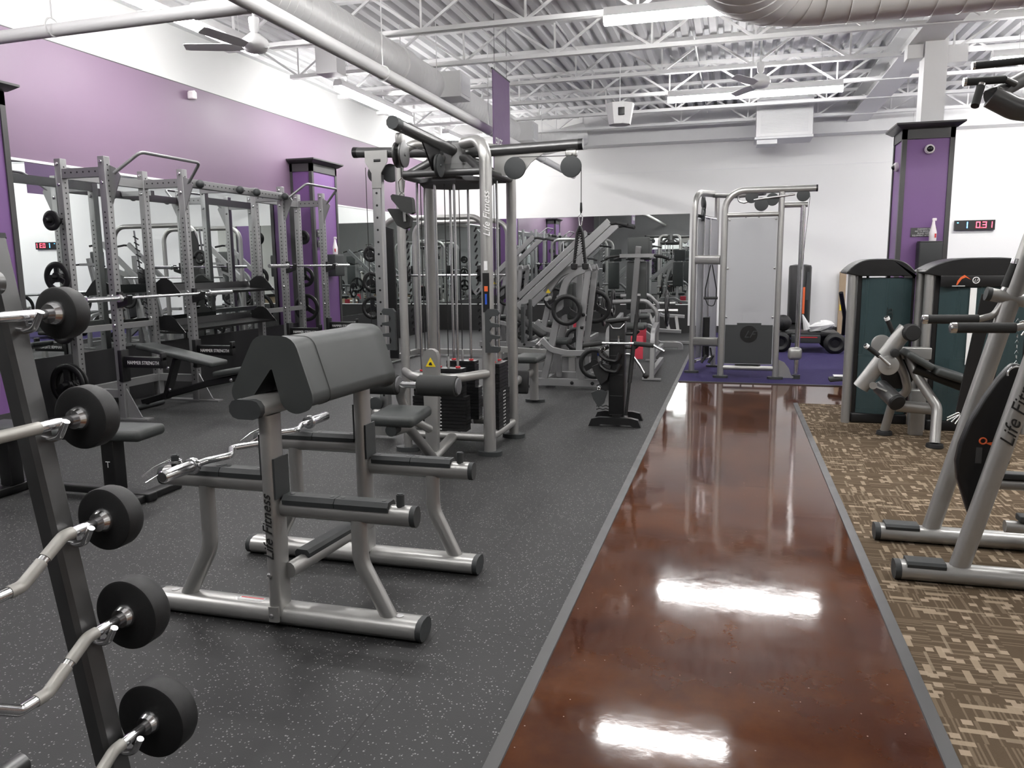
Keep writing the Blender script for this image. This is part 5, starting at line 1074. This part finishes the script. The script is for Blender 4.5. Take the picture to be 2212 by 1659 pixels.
for z, y in ((.42, 13.8), (.62, 14.7)):
    t.part('platform_rail', MB().sweep([(-1.75, y, z), (-1.4, y, z), (-1.25, y, z-.08), (-.85, y, z-.1)], rect(.1, .06, .2), .05, up=(0, 0, 1)), 'rackgrey')
t.part('platform_rungs', MB().bar((-1.3, 13.8, .38), (-1.5, 14.7, .58), .05, .05).bar((-1.05, 13.8, .32), (-1.2, 14.7, .52), .05, .05).bar((-.9, 13.8, .32), (-1.0, 14.7, .52), .05, .05), 'silver')
t.part('base_frame', MB().sweep([(-1.6, 13.7, .4), (-1.2, 13.7, .1), (-.85, 13.7, .1), (-.85, 13.7, .02)], rect(.1, .06, .2), .05, up=(0, 1, 0)).bar((-1.3, 14.8, .03), (-.75, 14.8, .03), .06, .05).bar((-1.6, 13.7, .05), (-1.6, 14.8, .05), .06, .06), 'rackgrey')
# smith machine beside the wall column
t = Thing('smith_machine', 'smith machine with dark side panel and plates, left of the tower', 'smith machine', (-4.4, 11.6, 0))
t.part('front_frame', MB().sweep([(-5.1, 11.0, .02), (-5.1, 11.0, 2.2), (-3.5, 11.0, 2.2), (-3.5, 11.0, .02)], stadium(.08, .07), .22, up=(0, 1, 0)), 'silver')
t.part('rear_frame', MB().sweep([(-5.1, 12.2, .02), (-5.1, 12.2, 2.2), (-3.5, 12.2, 2.2), (-3.5, 12.2, .02)], stadium(.08, .07), .22, up=(0, 1, 0)), 'silver')
t.part('side_panel', MB().prism([(-.12, .1), (.16, .1), (.14, 2.05), (-.04, 2.1), (-.1, 1.9)], (-5.06, 10.97, 0), (1, 0, 0), (0, 0, 1), (0, .04, 0)), 'black'); t.part('base_rail', MB().box(-5.14, -5.06, 11, 12.2, .04, .12).box(-3.54, -3.46, 11, 12.2, .04, .12).box(-5.1, -3.5, 12.16, 12.24, .04, .12), 'silver')
for x in (-4.95, -3.65): t.part('guide_rod', MB().cyl((x, 11.5, .1), (x, 11.3, 2.15), .016, 12), 'chrome')
mb = MB()
for i in range(16):
    for x in (-4.85, -3.75): mb.bar((x, 11.42-.01*i, .5+.1*i), (x+.05, 11.36-.01*i, .55+.1*i), .02, .02)
t.part('catch_ladder', mb, 'black'); t.part('barbell', MB().cyl((-5.3, 11.38, 1.35), (-3.3, 11.38, 1.35), .016), 'chrome'); t.part('bar_hooks', MB().box(-4.98, -4.86, 11.33, 11.45, 1.25, 1.5, .01).box(-3.74, -3.62, 11.33, 11.45, 1.25, 1.5, .01), 'black')
for z in (1.68, 1.27, .88): horn(t, (-5.16, 10.96, z), (0, -1, 0), .16)
for (z, r), l in zip(((1.68, .12), (1.27, .15), (.88, .18)), ('small plate high on the smith machine', 'middle spoked plate on the smith machine', 'big spoked plate lowest on the smith machine')): plate(l, (-5.26+.0, 10.87, z), (0, 1, 0), r, 'plates on the smith machine')
# incline bench in dark upholstery
t = Thing('incline_bench', 'dark incline bench on a silver rail left of the row machine', 'bench', (-3.0, 10.6, 0), 'black benches')
t.part('rail', MB().bar((-3.2, 10.3, .35), (-2.1, 10.7, .25), .1, .08), 'silver'); t.part('back_pad', MB().rbox((-2.7, 10.5, .66), (.5, .28, .07), .03, Matrix.Rotation(.6, 3, 'Y')), 'rubber'); t.part('seat_pad', MB().rbox((-2.4, 10.6, .45), (.3, .28, .07), .03), 'rubber')
t.part('leg', MB().bar((-3.1, 10.33, .02), (-3.1, 10.33, .35), .08, .06, up=(0, 1, 0)), 'silver'); t.part('leg', MB().bar((-2.15, 10.68, .02), (-2.15, 10.68, .25), .08, .06, up=(0, 1, 0)), 'silver')
# ================================================================== turf corner: heavy bag, tyre cart, box
t = Thing('heavy_bag', 'black free-standing punching bag with orange print against the back wall', 'punching bag', (1.22, 16.6, 0))
t.part('bag', MB().lathe([(.19, .28), (.215, .3), (.215, 1.38), (.2, 1.42), (.1, 1.44)], (1.27, 16.6, 0), (0, 0, 1), 32), 'black'); t.part('base', MB().lathe([(.27, 0), (.3, .04), (.28, .2), (.14, .28)], (1.27, 16.6, 0), (0, 0, 1), 28), 'rubber')
t.part('side_print', MB().prism([(-.02, .48), (.02, .48), (.02, 1.0), (-.02, 1.0)], (1.34, 16.385, 0), (1, 0, 0), (0, 0, 1), (0, .006, 0)), 'orange'); t.part('strap', MB().prism([(-.04, .75), (.03, .75), (.03, 1.3), (-.03, 1.3)], (1.41, 16.41, 0), (1, 0, 0), (0, 0, 1), (0, .01, 0)), 'drubber')
def tyre(t, c, r=.13, w=.08):
    t.part('wheel', MB().sweep([V(c)+V(((r-w*.45)*math.cos(a), 0, (r-w*.45)*math.sin(a))) for a in [2*PI*i/28 for i in range(28)]], circ(w*.5, w*.62, n=10), up=(0, 1, 0), closed=True), 'rubber'); t.part('wheel_hub', MB().cyl(V(c)-V((0, w*.3, 0)), V(c)+V((0, w*.3, 0)), r*.42, 16), 'black')
t = Thing('push_cart', 'low black push cart on fat tyres on the purple turf', 'cart', (1.2, 14.0, 0))
for x, y in ((.78, 13.7), (1.62, 13.6), (.8, 14.5), (1.62, 14.5)): tyre(t, (x, y, .17), .17, .12)
t.part('deck', MB().box(.7, 1.7, 13.75, 14.4, .27, .33, .01), 'black'); t.part('bumper', MB().box(.95, 1.4, 13.6, 13.75, .17, .3, .01), 'drubber'); t.part('axle', MB().cyl((.78, 13.7, .17), (.8, 14.5, .17), .02).cyl((1.62, 13.6, .17), (1.62, 14.5, .17), .02), 'black')
t.part('stripe', MB().box(1.02, 1.35, 13.594, 13.598, .26, .275), 'red'); t.part('handle_post', MB().tube([(1.78, 13.9, .3), (1.76, 13.7, .6), (1.66, 13.5, 1.0)], .035, .2), 'black')
tb = Thing('slam_ball', 'ribbed black slam ball resting on the left end of the push cart', 'ball', (.83, 14.0, .33)); tb.part('ball', MB().ball((.83, 14.0, .47), .14, 20, 12), 'rubber'); tb.part('rib', MB().torus((.83, 14.0, .47), (1, 0, .3), .14, .006, 28, 6), 'black')
t = Thing('plastic_bag', 'crumpled white plastic package lying on the push cart', 'bag', (1.45, 13.95, .33)); mb = MB(); n_, m_ = 12, 7; c = V((1.42, 13.95, .42)); vs = []
for j in range(m_+1):
    for i in range(n_):
        a = 2*PI*i/n_; p_ = -PI/2+PI*j/m_; k = .8+.4*rnd.random(); vs.append(c+V((.22*math.cos(p_)*math.cos(a)*k, .12*math.cos(p_)*math.sin(a)*k, .085*math.sin(p_)*(.9+.3*rnd.random())+.03*math.cos(a))))
t.part('package', mb.add(vs, [(j*n_+i, j*n_+(i+1) % n_, (j+1)*n_+(i+1) % n_, (j+1)*n_+i) for j in range(m_) for i in range(n_)]), 'label', smooth=False)
t.part('knot', MB().cone((1.22, 13.93, .38), (1.13, 13.9, .62), .07, .01, 8), 'label', smooth=False)
t = Thing('upright_board', 'narrow beige board leaning at the back wall beside the tower', 'board', (2.13, 17.1, 0)); t.part('panel', MB().box(2.08, 2.2, 17.2, 17.28, .02, 1.28), 'cardboard'); t.part('tape', MB().box(2.1, 2.16, 17.195, 17.2, .5, .62), 'yellow')
t = Thing('step_pedal', 'grey cross trainer foot pedal poking out beside the left tower', 'pedal machine', (1.3, 9.9, 0)); t.part('pedal', MB().rbox((1.28, 9.9, .12), (.3, .14, .05), .015, Matrix.Rotation(-.12, 3, 'Y')), 'drubber'); t.part('tread', MB().box(1.18, 1.4, 9.84, 9.96, .145, .155), 'label'); t.part('link_arm', MB().tube([(1.35, 9.95, .1), (1.6, 10.0, .4), (1.62, 10.0, 1.2)], .025, .1), 'silver'); t.part('base', MB().box(1.5, 2.4, 9.9, 10.1, .01, .1, .02), 'black')
# machines on the carpet beyond the right edge, seen in the left wall mirror
dup(RM, (4.6, 9.6, 0), 'plate loaded machine far right, seen only in the left wall mirror'); dup(PM, (5.2, 7.2, 0), 'press machine beyond the right edge, seen only in the mirror')
dup(PM, (6.8, 11.6, 0), 'press machine on the turf seen only in the mirror'); dup(RM, (6.9, 14.2, 0), 'plate loaded machine near the back wall seen only in the mirror')
dup(TB, (5.6, 12.9, 0), 'weight tower far right, seen only in the mirror')
